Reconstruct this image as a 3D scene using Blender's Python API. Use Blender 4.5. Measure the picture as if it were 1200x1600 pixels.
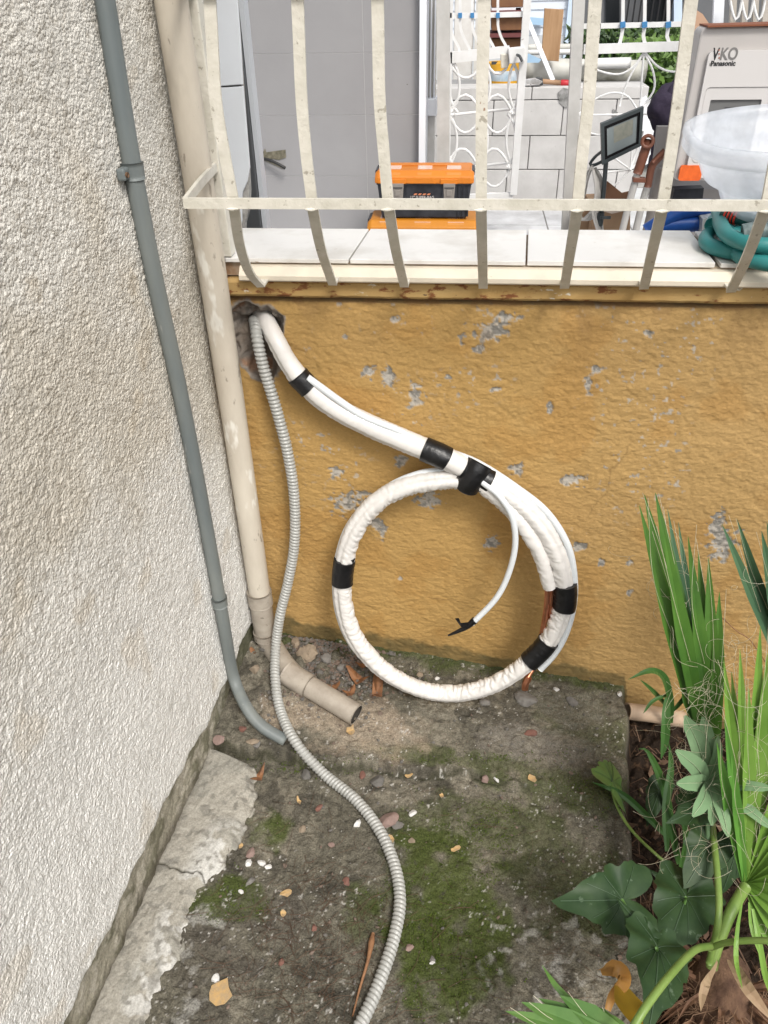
import bpy, math, random
import numpy as np
random.seed(7); RNG = np.random.default_rng(7)
S = bpy.context.scene
for o in list(bpy.data.objects): bpy.data.objects.remove(o)

# ---------------------------------------------------------------- camera
FPX = 1200.0
_dn = np.array([40, -1700, -1200.0]); _dn /= np.linalg.norm(_dn); _up = -_dn
_X = 744 - 600; _Y = (_dn[0]*_X - _dn[2]*FPX)/-_dn[1]
_yw = np.array([_X, _Y, -FPX]); _yw /= np.linalg.norm(_yw)
_xw = np.cross(_yw, _up)
ROT = np.array([_xw, _yw, _up]); CAM = np.array([0, -1.44, 1.5])
from mathutils import Matrix, Vector
cd = bpy.data.cameras.new('camera'); cam = bpy.data.objects.new('camera', cd)
S.collection.objects.link(cam)
cam.matrix_world = Matrix.Translation(CAM.tolist()) @ Matrix(ROT.tolist()).to_4x4()
cd.sensor_fit = 'VERTICAL'; cd.sensor_height = 36; cd.lens = 27; cd.clip_start = .02; cd.clip_end = 500
S.camera = cam

# ---------------------------------------------------------------- sky, sun, exposure
W = bpy.data.worlds.new('World'); S.world = W; W.use_nodes = True
nt = W.node_tree; nt.nodes.clear()
sky = nt.nodes.new('ShaderNodeTexSky'); sky.sky_type = 'NISHITA'; sky.sun_disc = False
SUN_EL, SUN_AZ = math.radians(50), math.radians(150)
sky.sun_elevation = SUN_EL; sky.sun_rotation = SUN_AZ
sky.air_density = 1.3; sky.dust_density = 4.0; sky.ozone_density = 1.0
hs = nt.nodes.new('ShaderNodeHueSaturation'); hs.inputs['Saturation'].default_value = .22
bg = nt.nodes.new('ShaderNodeBackground'); bg.inputs['Strength'].default_value = .15
wo = nt.nodes.new('ShaderNodeOutputWorld')
nt.links.new(sky.outputs[0], hs.inputs['Color']); nt.links.new(hs.outputs[0], bg.inputs[0]); nt.links.new(bg.outputs[0], wo.inputs[0])
sd = bpy.data.lights.new('sun', 'SUN'); sun = bpy.data.objects.new('sun', sd); S.collection.objects.link(sun)
sd.energy = 1.7; sd.angle = math.radians(14); sd.color = (1, .95, .87)
# sun_rotation is measured clockwise from +Y seen from above
sdir = Vector((math.sin(SUN_AZ)*math.cos(SUN_EL), math.cos(SUN_AZ)*math.cos(SUN_EL), math.sin(SUN_EL)))
sun.rotation_euler = sdir.to_track_quat('Z', 'Y').to_euler()
S.view_settings.view_transform = 'Standard'; S.view_settings.look = 'None'
S.view_settings.exposure = 0.38; S.view_settings.gamma = 1
S.render.engine = 'CYCLES'; S.cycles.max_bounces = 8; S.cycles.transparent_max_bounces = 12

# ---------------------------------------------------------------- geometry of the place as seen from the photograph
A = np.array
def ray(px, py): return ROT @ np.array([px-600.0, -(py-800.0), -FPX])
def P(px, py, y=0.0):
    d = ray(px, py); return CAM + d*((y-CAM[1])/d[1])
def Z(px, py, z=0.0):
    d = ray(px, py); return CAM + d*((z-CAM[2])/d[2])
def PL(px, py, p0, n):
    d = ray(px, py); n = A(n, float); return CAM + d*(np.dot(A(p0)-CAM, n)/np.dot(d, n))
def sstep(t): t = np.clip(t, 0, 1); return t*t*(3-2*t)
def xedge(y): return np.interp(y, [-1.6, -.65, -.35, -.065, .1], [.36, .385, .41, .455, .47])
def ground_z(x, y):
    x = np.asarray(x, float); y = np.asarray(y, float); xc = np.clip(x, -.8, .9)
    up = .012-.13*xc-.075*np.clip(-y-.06, 0, .3)*np.clip(.5-xc, 0, 1); lo = -.022-.082*xc
    ys = -.345+.012*np.sin(9*x+1)+.006*np.sin(31*x)+.012*np.sin(63*x+2*np.sin(17*x))*.4
    z = lo+(up-lo)*sstep((y-ys+.004)/.008)
    b = sstep((x-xedge(y)-.006*np.sin(40*y))/.035)
    return z*(1-b)+(-.19)*b
def G(px, py, dz=0.0):
    z = 0.0
    for _ in range(12):
        p = Z(px, py, z+dz); z = .5*z+.5*float(ground_z(p[0], p[1]))
    return Z(px, py, z+dz)

# ---------------------------------------------------------------- noise
def _h(ix, iy, iz, s):
    n = (ix.astype(np.int64)*374761393+iy.astype(np.int64)*668265263+iz.astype(np.int64)*1440662683+s*1013904223) & 0xffffffff
    n = ((n ^ (n >> 13))*1274126177) & 0xffffffff; n = ((n ^ (n >> 15))*2246822519) & 0xffffffff
    return ((n ^ (n >> 16)) & 0xffffff)/16777215.0
def vn(x, y, z=None, s=0):
    x = np.asarray(x, float); y = np.asarray(y, float)
    z = np.zeros_like(x) if z is None else np.asarray(z, float)
    ix, iy, iz = np.floor(x), np.floor(y), np.floor(z); fx, fy, fz = x-ix, y-iy, z-iz
    fx = fx*fx*(3-2*fx); fy = fy*fy*(3-2*fy); fz = fz*fz*(3-2*fz); r = 0
    flat = not np.any(z)
    for c in ((0,) if flat else (0, 1)):
        for b in (0, 1):
            for a in (0, 1):
                w = (fx if a else 1-fx)*(fy if b else 1-fy)*(1 if flat else (fz if c else 1-fz))
                r = r+w*_h(ix+a, iy+b, iz+c, s)
    return r
def fbm(x, y, f, o=4, s=0, g=.5):
    r = 0; a = 1; t = 0
    for k in range(o):
        r = r+a*vn(x*f+k*17.3, y*f+k*9.1, None, s+k); t += a; a *= g; f *= 2.03
    return r/t
def mixc(c, d, t):
    t = np.clip(np.asarray(t), 0, 1)[..., None]; return c*(1-t)+A(d)*t

# ---------------------------------------------------------------- materials
MATS = {}
def mat(name, col, rough=.6, col2=None, scale=20, amt=1.0, detail=6, bump=0.0, bscale=None, metal=0.0, attr=None,
        spec=.5, bdist=.002, trans=0.0, ior=1.45, spots=None, sss=0.0, coat=0.0, contrast=(.35, .65), stretch=None, alpha=None, grain=None):
    if name in MATS: return MATS[name]
    m = bpy.data.materials.new(name); m.use_nodes = True; t = m.node_tree; N = t.nodes; L = t.links
    p = N['Principled BSDF']; p.inputs['Roughness'].default_value = rough; p.inputs['Metallic'].default_value = metal
    p.inputs['Specular IOR Level'].default_value = spec; p.inputs['Transmission Weight'].default_value = trans; p.inputs['IOR'].default_value = ior
    p.inputs['Coat Weight'].default_value = coat
    if alpha is not None: p.inputs['Alpha'].default_value = alpha
    if sss: p.inputs['Subsurface Weight'].default_value = sss; p.inputs['Subsurface Radius'].default_value = (.01, .01, .01)
    tc = N.new('ShaderNodeTexCoord'); co = tc.outputs['Object']
    if stretch:
        mp = N.new('ShaderNodeMapping'); mp.inputs['Scale'].default_value = stretch; L.new(co, mp.inputs[0]); co = mp.outputs[0]
    def noise(sc, det=detail):
        n = N.new('ShaderNodeTexNoise'); n.inputs['Scale'].default_value = sc; n.inputs['Detail'].default_value = det; n.inputs['Roughness'].default_value = .6
        L.new(co, n.inputs['Vector']); return n.outputs['Fac']
    def ramp(fac, a, b):
        r = N.new('ShaderNodeMapRange'); r.inputs[1].default_value = a; r.inputs[2].default_value = b; L.new(fac, r.inputs[0]); return r.outputs[0]
    def mx(f, a, b):
        x = N.new('ShaderNodeMix'); x.data_type = 'RGBA'
        if isinstance(f, float): x.inputs[0].default_value = f
        else: L.new(f, x.inputs[0])
        for i, v in ((6, a), (7, b)):
            if isinstance(v, tuple): x.inputs[i].default_value = (*v, 1)
            else: L.new(v, x.inputs[i])
        return x.outputs[2]
    if attr:
        at = N.new('ShaderNodeAttribute'); at.attribute_name = attr; base = at.outputs['Color']
        k = ramp(noise(scale), .25, .75)
        mu = N.new('ShaderNodeMix'); mu.data_type = 'RGBA'; mu.blend_type = 'MULTIPLY'; mu.inputs[0].default_value = 1
        L.new(base, mu.inputs[6])
        g = N.new('ShaderNodeCombineColor'); r2 = N.new('ShaderNodeMapRange'); r2.inputs[3].default_value = 1-.45*amt; r2.inputs[4].default_value = 1+.35*amt; L.new(k, r2.inputs[0])
        for i in range(3): L.new(r2.outputs[0], g.inputs[i])
        L.new(g.outputs[0], mu.inputs[7]); c = mu.outputs[2]
    elif col2: c = mx(ramp(noise(scale), *contrast), col, col2)
    else: c = None
    for sp in (spots or []):   # (colour, scale, threshold, softness)
        f = ramp(noise(sp[1], 4), sp[2], sp[2]+sp[3]); c = mx(f, c if c else col, sp[0])
    if c: L.new(c, p.inputs['Base Color'])
    else: p.inputs['Base Color'].default_value = (*col, 1)
    if bump:
        b = N.new('ShaderNodeBump'); b.inputs['Strength'].default_value = bump; b.inputs['Distance'].default_value = bdist
        hh = noise(bscale or scale*3)
        if grain:
            vo = N.new('ShaderNodeTexVoronoi'); vo.feature = 'F1'; vo.inputs['Scale'].default_value = grain[0]
            ad = N.new('ShaderNodeVectorMath'); ad.operation = 'ADD'; wn_ = N.new('ShaderNodeTexNoise'); wn_.inputs['Scale'].default_value = grain[0]*.7; L.new(co, wn_.inputs['Vector'])
            sc2 = N.new('ShaderNodeVectorMath'); sc2.operation = 'SCALE'; sc2.inputs['Scale'].default_value = .004; L.new(wn_.outputs['Color'], sc2.inputs[0]); L.new(co, ad.inputs[0]); L.new(sc2.outputs[0], ad.inputs[1]); L.new(ad.outputs[0], vo.inputs['Vector'])
            mm_ = N.new('ShaderNodeMath'); mm_.operation = 'MULTIPLY_ADD'; mm_.inputs[1].default_value = -grain[1]; L.new(vo.outputs['Distance'], mm_.inputs[0]); L.new(hh, mm_.inputs[2]); hh = mm_.outputs[0]
        L.new(hh, b.inputs['Height']); L.new(b.outputs[0], p.inputs['Normal'])
    MATS[name] = m; return m

# ---------------------------------------------------------------- objects
ORG = {}
def tag(o, label=None, cat=None, group=None, kind=None):
    for k, v in (('label', label), ('category', cat), ('group', group), ('kind', kind)):
        if v: o[k] = v
    return o
def thing(name, label, cat, loc, group=None):
    o = bpy.data.objects.new(name, None); S.collection.objects.link(o); o.location = tuple(map(float, loc)); o.empty_display_size = .05
    ORG[o.name] = A(loc, float); return tag(o, label, cat, group)
def link(name, V, F, m, parent=None, smooth=False, cols=None, uvs=None, bevel=0):
    V = np.asarray(V, float)
    if parent is not None: off = ORG[parent.name]
    else:
        lo, hi = V.min(0), V.max(0); off = A([(lo[0]+hi[0])/2, (lo[1]+hi[1])/2, lo[2]])
    me = bpy.data.meshes.new(name)
    if isinstance(F, np.ndarray):
        n, k = F.shape; me.vertices.add(len(V)); me.vertices.foreach_set('co', (V-off).ravel())
        me.loops.add(n*k); me.loops.foreach_set('vertex_index', F.ravel().astype(np.int32))
        me.polygons.add(n); me.polygons.foreach_set('loop_start', np.arange(0, n*k, k, dtype=np.int32)); me.polygons.foreach_set('loop_total', np.full(n, k, np.int32))
        me.update(calc_edges=True)
    else:
        me.from_pydata((V-off).tolist(), [], F); me.update()
    if smooth: me.polygons.foreach_set('use_smooth', np.ones(len(me.polygons), bool))
    if cols is not None:
        c = me.attributes.new('Col', 'FLOAT_COLOR', 'POINT'); c.data.foreach_set('color', np.c_[np.clip(cols, 0, 1), np.ones(len(V))].ravel())
    me.materials.append(m)
    o = bpy.data.objects.new(name, me); S.collection.objects.link(o)
    if parent is not None: o.parent = parent
    else: o.location = off.tolist()
    ORG[o.name] = off
    if bevel:
        b = o.modifiers.new('bevel', 'BEVEL'); b.width = bevel; b.segments = 2; b.limit_method = 'ANGLE'
    return o
class MB:
    def __init__(s): s.v = []; s.f = []; s.n = 0
    def add(s, V, F):
        s.v.append(np.asarray(V, float)); s.f += [tuple(int(i)+s.n for i in f) for f in F]; s.n += len(V); return s
    def box(s, a, b):
        x0, y0, z0 = a; x1, y1, z1 = b
        return s.add([(x0, y0, z0), (x1, y0, z0), (x1, y1, z0), (x0, y1, z0), (x0, y0, z1), (x1, y0, z1), (x1, y1, z1), (x0, y1, z1)],
                     [(0, 3, 2, 1), (4, 5, 6, 7), (0, 1, 5, 4), (1, 2, 6, 5), (2, 3, 7, 6), (3, 0, 4, 7)])
    def prism(s, pts, d):   # pts: 3D outline, extruded by vector d
        n = len(pts); a = A(pts, float); b = a+A(d, float)
        F = [tuple(range(n-1, -1, -1)), tuple(range(n, 2*n))]+[(i, (i+1) % n, n+(i+1) % n, n+i) for i in range(n)]
        return s.add(np.r_[a, b], F)
    def tube(s, *a, **k): V, F = tube_data(*a, **k); return s.add(V, F)
    def bar(s, pts, wdir, w, t):   # flat bar along pts; wdir = direction of its width
        pts = A(pts, float); n = len(pts); T = np.gradient(pts, axis=0); T /= np.linalg.norm(T, axis=1)[:, None]
        wd = A(wdir, float); wd = wd-T*(T@wd)[:, None]; wd /= np.linalg.norm(wd, axis=1)[:, None]; nd = np.cross(T, wd)
        V = np.concatenate([pts+wd*w/2*a+nd*t/2*b for a, b in ((-1, -1), (1, -1), (1, 1), (-1, 1))])
        F = [(j*n+i, j*n+i+1, ((j+1) % 4)*n+i+1, ((j+1) % 4)*n+i) for j in range(4) for i in range(n-1)]
        F += [(0, n, 2*n, 3*n), (4*n-1, 3*n-1, 2*n-1, n-1)]
        return s.add(V, F)
    def out(s, name, m, parent=None, **k): return link(name, np.concatenate(s.v), s.f, m, parent, **k)
def spline(pts, step=.01, closed=False):
    p = A(pts, float); n = len(p); q = np.r_[[2*p[0]-p[1]], p, [2*p[-1]-p[-2]]]; o = []
    for i in range(n-1):
        a, b, c, d = q[i:i+4]; k = max(3, int(np.linalg.norm(c-b)/step*2)); t = np.linspace(0, 1, k, endpoint=False)[:, None]
        o.append(.5*((2*b)+(c-a)*t+(2*a-5*b+4*c-d)*t*t+(3*b-3*c+d-a)*t**3))
    o = np.concatenate(o+[p[-1:]]); L = np.r_[0, np.cumsum(np.linalg.norm(np.diff(o, axis=0), axis=1))]
    s = np.linspace(0, L[-1], max(3, int(L[-1]/step)+1)); return np.stack([np.interp(s, L, o[:, j]) for j in range(3)], 1)
def tube_data(path, r, segs=12, rf=None, cap=True, ref=(0, -1, 0), hollow=0.0, transport=False):
    path = A(path, float); n = len(path); T = np.gradient(path, axis=0); T /= np.linalg.norm(T, axis=1)[:, None]
    if transport:
        N = np.zeros_like(T); v = np.cross(T[0], [0.3, .2, .93]); v /= np.linalg.norm(v)
        for i in range(n): v = v-T[i]*np.dot(v, T[i]); v /= np.linalg.norm(v); N[i] = v
    else:
        N = A(ref, float)-T*(T@A(ref, float))[:, None]; N /= np.linalg.norm(N, axis=1)[:, None]
    B = np.cross(T, N); th = np.linspace(0, 2*math.pi, segs, endpoint=False)
    s = np.r_[0, np.cumsum(np.linalg.norm(np.diff(path, axis=0), axis=1))]
    R = np.broadcast_to(np.asarray(r, float).reshape(-1, 1) if np.ndim(r) else r, (n, segs)).copy()
    if rf is not None: R = R*rf(s[:, None]+0*th[None], th[None]+0*s[:, None])
    V = path[:, None]+R[..., None]*(N[:, None]*np.cos(th)[None, :, None]+B[:, None]*np.sin(th)[None, :, None])
    F = [(i*segs+j, (i+1)*segs+j, (i+1)*segs+(j+1) % segs, i*segs+(j+1) % segs) for i in range(n-1) for j in range(segs)]
    V = V.reshape(-1, 3)
    if hollow:
        V2 = (path[:, None]+(R*hollow)[..., None]*(N[:, None]*np.cos(th)[None, :, None]+B[:, None]*np.sin(th)[None, :, None])).reshape(-1, 3)
        k = n*segs; F += [(c+k, b+k, a+k, d+k) for d, a, b, c in F[:]]
        for e in (0, (n-1)*segs): F += [(e+j, e+(j+1) % segs, k+e+(j+1) % segs, k+e+j) for j in range(segs)]
        V = np.r_[V, V2]
    elif cap: F += [tuple(range(segs-1, -1, -1)), tuple(range((n-1)*segs, n*segs))]
    return V, F
def tube(name, path, r, m, parent=None, **k):
    sm = k.pop('smooth', True); V, F = tube_data(path, r, **k); return link(name, V, F, m, parent, smooth=sm)
def gridF(nu, nv):
    i = np.arange(nu-1)[:, None]; j = np.arange(nv-1)[None]; a = i*nv+j
    return np.stack([a, a+nv, a+nv+1, a+1], -1).reshape(-1, 4)
def axis(lo, hi, step, far0, far1):   # fine between lo and hi, coarse outside
    a = np.arange(lo, hi+step/2, step)
    pre = far0+(lo-far0)*(1-np.linspace(1, 0, 14, endpoint=False)**2) if far0 < lo else []
    post = hi+(far1-hi)*np.linspace(0, 1, 15)[1:]**2 if far1 > hi else []
    return np.r_[pre, a, post]

# ================================================================ STRUCTURE: ground
def build_ground():
    xs = axis(-.62, .80, .0028, -25, 25); ys = axis(-1.12, .06, .0028, -25, .12)
    X, Y = np.meshgrid(xs, ys, indexing='ij'); X = X.ravel(); Y = Y.ravel()
    z = ground_z(X, Y)
    bed = sstep((X-xedge(Y))/.03)
    d = (fbm(X, Y, 9, 4, 3)-.5)*.016+(fbm(X, Y, 60, 4, 5)-.5)*.009
    rub = np.exp(-(((X+.36)/.16)**2+((Y+.08)/.13)**2)); d += rub*(fbm(X, Y, 38, 3, 11)-.35)*.05
    d += bed*(fbm(X, Y, 30, 4, 21)-.5)*.05
    pit = np.clip(fbm(X, Y, 130, 2, 33)-.62, 0, 1); d -= pit*.02*(1-bed)
    z = z+d*np.exp(-np.clip(np.hypot(X, Y+.5)-2, 0, 50))
    c = np.tile(A([.118, .108, .083]), (len(X), 1)); n1 = fbm(X, Y, 6, 5, 41); n2 = fbm(X, Y, 24, 4, 43); n3 = fbm(X, Y, 90, 3, 47)
    c = mixc(c, [.20, .18, .14], sstep((n1-.5)*6+.3)*.75)
    c = mixc(c, [.055, .050, .040], sstep((n2-.52)*8)*.65)
    c = c*(.55+.9*n3)[:, None]*(.8+.4*fbm(X, Y, 210, 2, 48))[:, None]
    def blob(px, py, rx, ry, soft=.5, nn=n2):
        p = G(px, py); q = G(px+rx, py); r = G(px, py-ry); a = abs(q[0]-p[0]); b = abs(r[1]-p[1])+1e-6
        e = ((X-p[0])/a)**2+((Y-p[1])/b)**2; return sstep((1.25-e+(nn-.5)*2.6)/soft*.5)
    moss = np.zeros(len(X))
    for b in ((695, 1410, 110, 135), (780, 1290, 120, 50), (360, 1405, 65, 35), (900, 1230, 130, 35), (690, 1500, 90, 80), (560, 1430, 30, 50), (880, 1370, 90, 90),
              (470, 1195, 90, 10), (900, 1120, 60, 40), (760, 1190, 200, 16), (420, 1300, 40, 30), (960, 1150, 40, 60), (650, 1290, 60, 40)):
        moss = np.maximum(moss, blob(*b)*(.5 if b[0] in (880, 900, 960, 760, 780, 560, 650) else .95))
    near_wall = sstep((Y+.055+(n2-.5)*.08)/.04); moss = np.maximum(moss, near_wall*.7)
    moss *= (1-bed)*sstep((n3-.12)*4.5)
    c = mixc(c, [.060, .080, .016], moss*.85); c = mixc(c, [.045, .06, .014], moss*sstep((n3-.5)*5)*.7)
    tan = np.maximum(blob(560, 1130, 110, 45), blob(470, 1110, 60, 40)); c = mixc(c, [.34, .275, .205], tan*.8*(.5+.6*n3))
    gry = np.maximum(blob(860, 1170, 110, 32), blob(900, 1110, 60, 30)); c = mixc(c, [.22, .20, .17], gry*.55)
    dk = np.maximum(blob(330, 1500, 90, 70), blob(430, 1440, 90, 50)); c = mixc(c, [.10, .088, .072], dk*.5)
    # dark line where the upper slab breaks off
    ysl = -.345+.012*np.sin(9*X+1)+.006*np.sin(31*X); ln = np.exp(-((Y-ysl+.004+(n2-.5)*.03)/.0045)**2); c = mixc(c, [.04, .04, .022], ln*.75*(X < .2))
    wh = fbm(X, Y, 170, 2, 61); whr = sstep((fbm(X, Y, 8, 3, 63)-.42)*5)
    c = mixc(c, [.52, .50, .46], sstep((wh-.765)*16)*whr*.8*(1-bed)*.9)
    lich = blob(330, 1560, 120, 120)*0+np.maximum(blob(860, 1500, 120, 90), blob(300, 1490, 60, 90)); c = mixc(c, [.34, .33, .30], sstep((fbm(X, Y, 48, 4, 65)-.56)*9)*lich*.6)
    c = mixc(c, [.024, .016, .011], bed); c = mixc(c, [.12, .07, .04], bed*sstep((n3-.6)*7)*.5)
    m = mat('ground_material', (0, 0, 0), .95, attr='Col', scale=300, amt=1.25, bump=.9, bscale=300, bdist=.003, spec=.2, grain=(230, .5))
    o = link('ground', np.c_[X, Y, z], gridF(len(xs), len(ys)), m, smooth=True, cols=c); tag(o, kind='structure')
build_ground()

# terrace behind the low wall, and the street ground beyond it
mtile = mat('terrace_tile_paint', (.78, .79, .81), .35, (.5, .5, .51), scale=6, bump=.1, bscale=30)
mb = MB(); FLOOR = .40
for i in range(-4, 8):
    for j in range(0, 8):
        mb.box((i*.42+.004, .225+j*.42, FLOOR-.02), (i*.42+.416, .225+j*.42+.412, FLOOR))
tag(mb.out('terrace_floor', mtile), kind='structure')
tag(MB().box((-1.7, .215, .2), (3.5, 3.62, FLOOR-.004)).out('floor_base', mat('grout', (.3, .29, .28), .9)), kind='structure')
gp = mat('street_paving', (.27, .26, .25), .9, (.4, .39, .37), scale=3, bump=.4, bscale=60, bdist=.01)
tag(MB().box((-60, 3.63, .0), (60, 120, .30)).out('street_ground', gp), kind='structure')

# ================================================================ left stucco wall
WA, WB = -.497, .093           # the wall's face: x = WA + WB*y
WN = A([1, -WB, 0])
def WLp(px, py): return PL(px, py, (WA, 0, 0), WN)
edge_px = [(382, 1000), (354, 1071), (322, 1142), (277, 1221), (217, 1345), (169, 1457), (101, 1600)]
ez = [WLp(*p) for p in edge_px]; eY = A([p[1] for p in ez])[::-1]; eZ = A([p[2] for p in ez])[::-1]
def zb(y): return np.interp(y, eY, eZ)+.004*np.sin(y*41)+.003*np.sin(y*97+1)
def build_left_wall():
    root = thing('stucco_wall', 'tall white roughcast wall of the house running towards the viewer', 'wall', (WA, 0, 0))
    ys = axis(-1.32, -.0, .0021, -5, .0); t = np.r_[np.arange(0, 1.50, .0021), 1.5+np.linspace(0, 1, 12)[1:]**1.5*1.8]
    Y, T = np.meshgrid(ys, t, indexing='ij'); Yf = Y.ravel(); Tf = T.ravel(); base = zb(Yf); Zf = base+Tf
    wv = fbm(Yf, Zf, 14, 2, 70)
    a = fbm(Yf+wv*.02, Zf, 165, 2, 71, .5); b = vn(Yf*75, Zf*75, None, 72)
    d = (sstep((a-.2)*1.7)-.5)*.0016+(b-.5)*.0012+(fbm(Yf, Zf, 4, 3, 74)-.5)*.012
    ed = np.exp(-Tf/.006); d = d-ed*.006
    X = WA+WB*Yf+d
    V = np.c_[X, Yf, Zf]
    c = np.tile(A([.70, .675, .62]), (len(Yf), 1))
    n = fbm(Yf, Zf, 3.2, 4, 75); n2 = fbm(Yf, Zf, 140, 2, 76); n3 = fbm(Yf, Zf, 34, 3, 79)
    c = mixc(c, [.80, .79, .76], sstep((.95-Zf)*2.0)*.8)  # brighter light low on the wall, put into the colour
    c = mixc(c, [.56, .50, .40], sstep((n-.5)*5)*.5*sstep((Zf-.35)*3))
    c = mixc(c, [.30, .26, .20], sstep((n2-.58)*6)*.40*sstep((Zf-.5)*2+.25))
    c = mixc(c, [.45, .43, .39], sstep((n3-.55)*6)*.18)
    c = mixc(c, [.52, .42, .28], sstep((fbm(Yf, Zf, 11, 3, 78)-.66)*9)*.25)
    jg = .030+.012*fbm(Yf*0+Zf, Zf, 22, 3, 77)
    c = mixc(c, [.13, .11, .09], sstep((Yf+jg)/.010)*.85)        # dark jagged edge in the corner
    c = mixc(c, [.40, .38, .32], ed*.5)
    m = mat('roughcast', (0, 0, 0), .93, attr='Col', scale=420, amt=.42, bump=.85, bscale=380, bdist=.0034, spec=.2, grain=(215, 1.2))
    link('render_coat', V, gridF(len(ys), len(t)), m, root, smooth=True, cols=c)
    t2 = np.linspace(-.22, .012, 90); Y, T = np.meshgrid(ys, t2, indexing='ij'); Yf = Y.ravel(); Tf = T.ravel(); Zf = zb(Yf)+Tf
    n = fbm(Yf, Zf, 30, 4, 81); X = WA+WB*Yf-.0085+(n-.5)*.009+(fbm(Yf, Zf, 110, 2, 83)-.5)*.003
    c = np.tile(A([.27, .25, .195]), (len(Yf), 1)); c = mixc(c, [.12, .115, .075], sstep((n-.46)*6)*.75)
    c = mixc(c, [.40, .37, .31], sstep((fbm(Yf, Zf, 50, 3, 84)-.55)*8)*.6); c = mixc(c, [.06, .065, .03], sstep((Yf+.33)*4)*.75)
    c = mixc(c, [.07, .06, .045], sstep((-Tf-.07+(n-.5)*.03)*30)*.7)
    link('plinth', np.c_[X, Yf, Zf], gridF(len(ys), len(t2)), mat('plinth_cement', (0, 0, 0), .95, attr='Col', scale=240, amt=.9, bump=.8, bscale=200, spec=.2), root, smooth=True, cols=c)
    link('wall_core', *(lambda m_: (np.concatenate(m_.v), m_.f))(MB().prism([(WA+WB*0-.03, 0, -.2), (WA-5*WB-.03, -5, -.2), (WA-5*WB-.3, -5, -.2), (WA-.3, 0, -.2)], (0, 0, 3.4))), m, root)
build_left_wall()

# cement strip along the wall foot
def build_strip():
    ft = [(358, 1142), (311, 1225), (240, 1390), (195, 1495), (140, 1620)]; rt = [(392, 1180), (398, 1215), (384, 1285), (339, 1356), (318, 1385), (294, 1414), (288, 1440), (272, 1500), (238, 1560), (236, 1620)]
    Lp = A([Z(*p, .035) for p in ft]); Rp = A([Z(*p, .02) for p in rt])
    y = np.r_[np.linspace(-1.9, Rp[:, 1].min(), 12)[:-1], np.arange(max(-1.0, Rp[:, 1].min()), Rp[:, 1].max(), .0024)]; y = np.unique(y)
    xl = WA+WB*y-.012; xr = np.interp(y, Rp[::-1, 1], Rp[::-1, 0])
    xr = xr+.006+(fbm(y, y*0, 45, 4, 90)-.5)*.019; xr = np.minimum(xr, xl+.012+(y.max()-y)*3.5)
    t = np.r_[np.linspace(0, 1, 80), 1.0, 1.0, 1.0]; dz = np.r_[np.zeros(80), -.006, -.02, -.05]; dx = np.r_[np.zeros(80), .003, .004, .004]
    X = xl[:, None]+(xr-xl)[:, None]*t+dx; Y = y[:, None]+0*t; X = X.ravel(); Y = Y.ravel(); D = np.tile(dz, len(y))
    T = np.tile(t, len(y))
    z = .034-.02*sstep((T-.8)*5)*(.4+fbm(X, Y, 60, 2, 92))+(fbm(X, Y, 20, 4, 91)-.5)*.009+(fbm(X, Y, 120, 3, 93)-.5)*.004
    cr = np.exp(-((Y+.64+.04*(fbm(X, Y, 25, 3, 99)-.5)+.25*(X+.53))/.0016)**2); z = z-cr*.006
    z = z+D
    c = np.tile(A([.34, .32, .275]), (len(X), 1)); n = fbm(X, Y, 13, 5, 94)
    c = mixc(c, [.27, .26, .225], sstep((n-.5)*7)*.7); 
    pt = sstep((fbm(X, Y, 16, 5, 97, .6)-.49)*22)*sstep((T-.42)*3+.2)*sstep((-.50-Y)*12); c = mixc(c, [.54, .53, .50], pt*.8)
    c = mixc(c, [.20, .19, .165], sstep((fbm(X, Y, 70, 3, 96)-.6)*10)*.7)
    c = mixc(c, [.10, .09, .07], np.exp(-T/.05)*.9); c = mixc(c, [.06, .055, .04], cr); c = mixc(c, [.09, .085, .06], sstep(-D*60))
    m = mat('strip_cement', (0, 0, 0), .95, attr='Col', scale=300, amt=.7, bump=.7, bscale=260, spec=.2)
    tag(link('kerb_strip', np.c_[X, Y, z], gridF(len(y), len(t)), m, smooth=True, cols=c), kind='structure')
build_strip()

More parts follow.
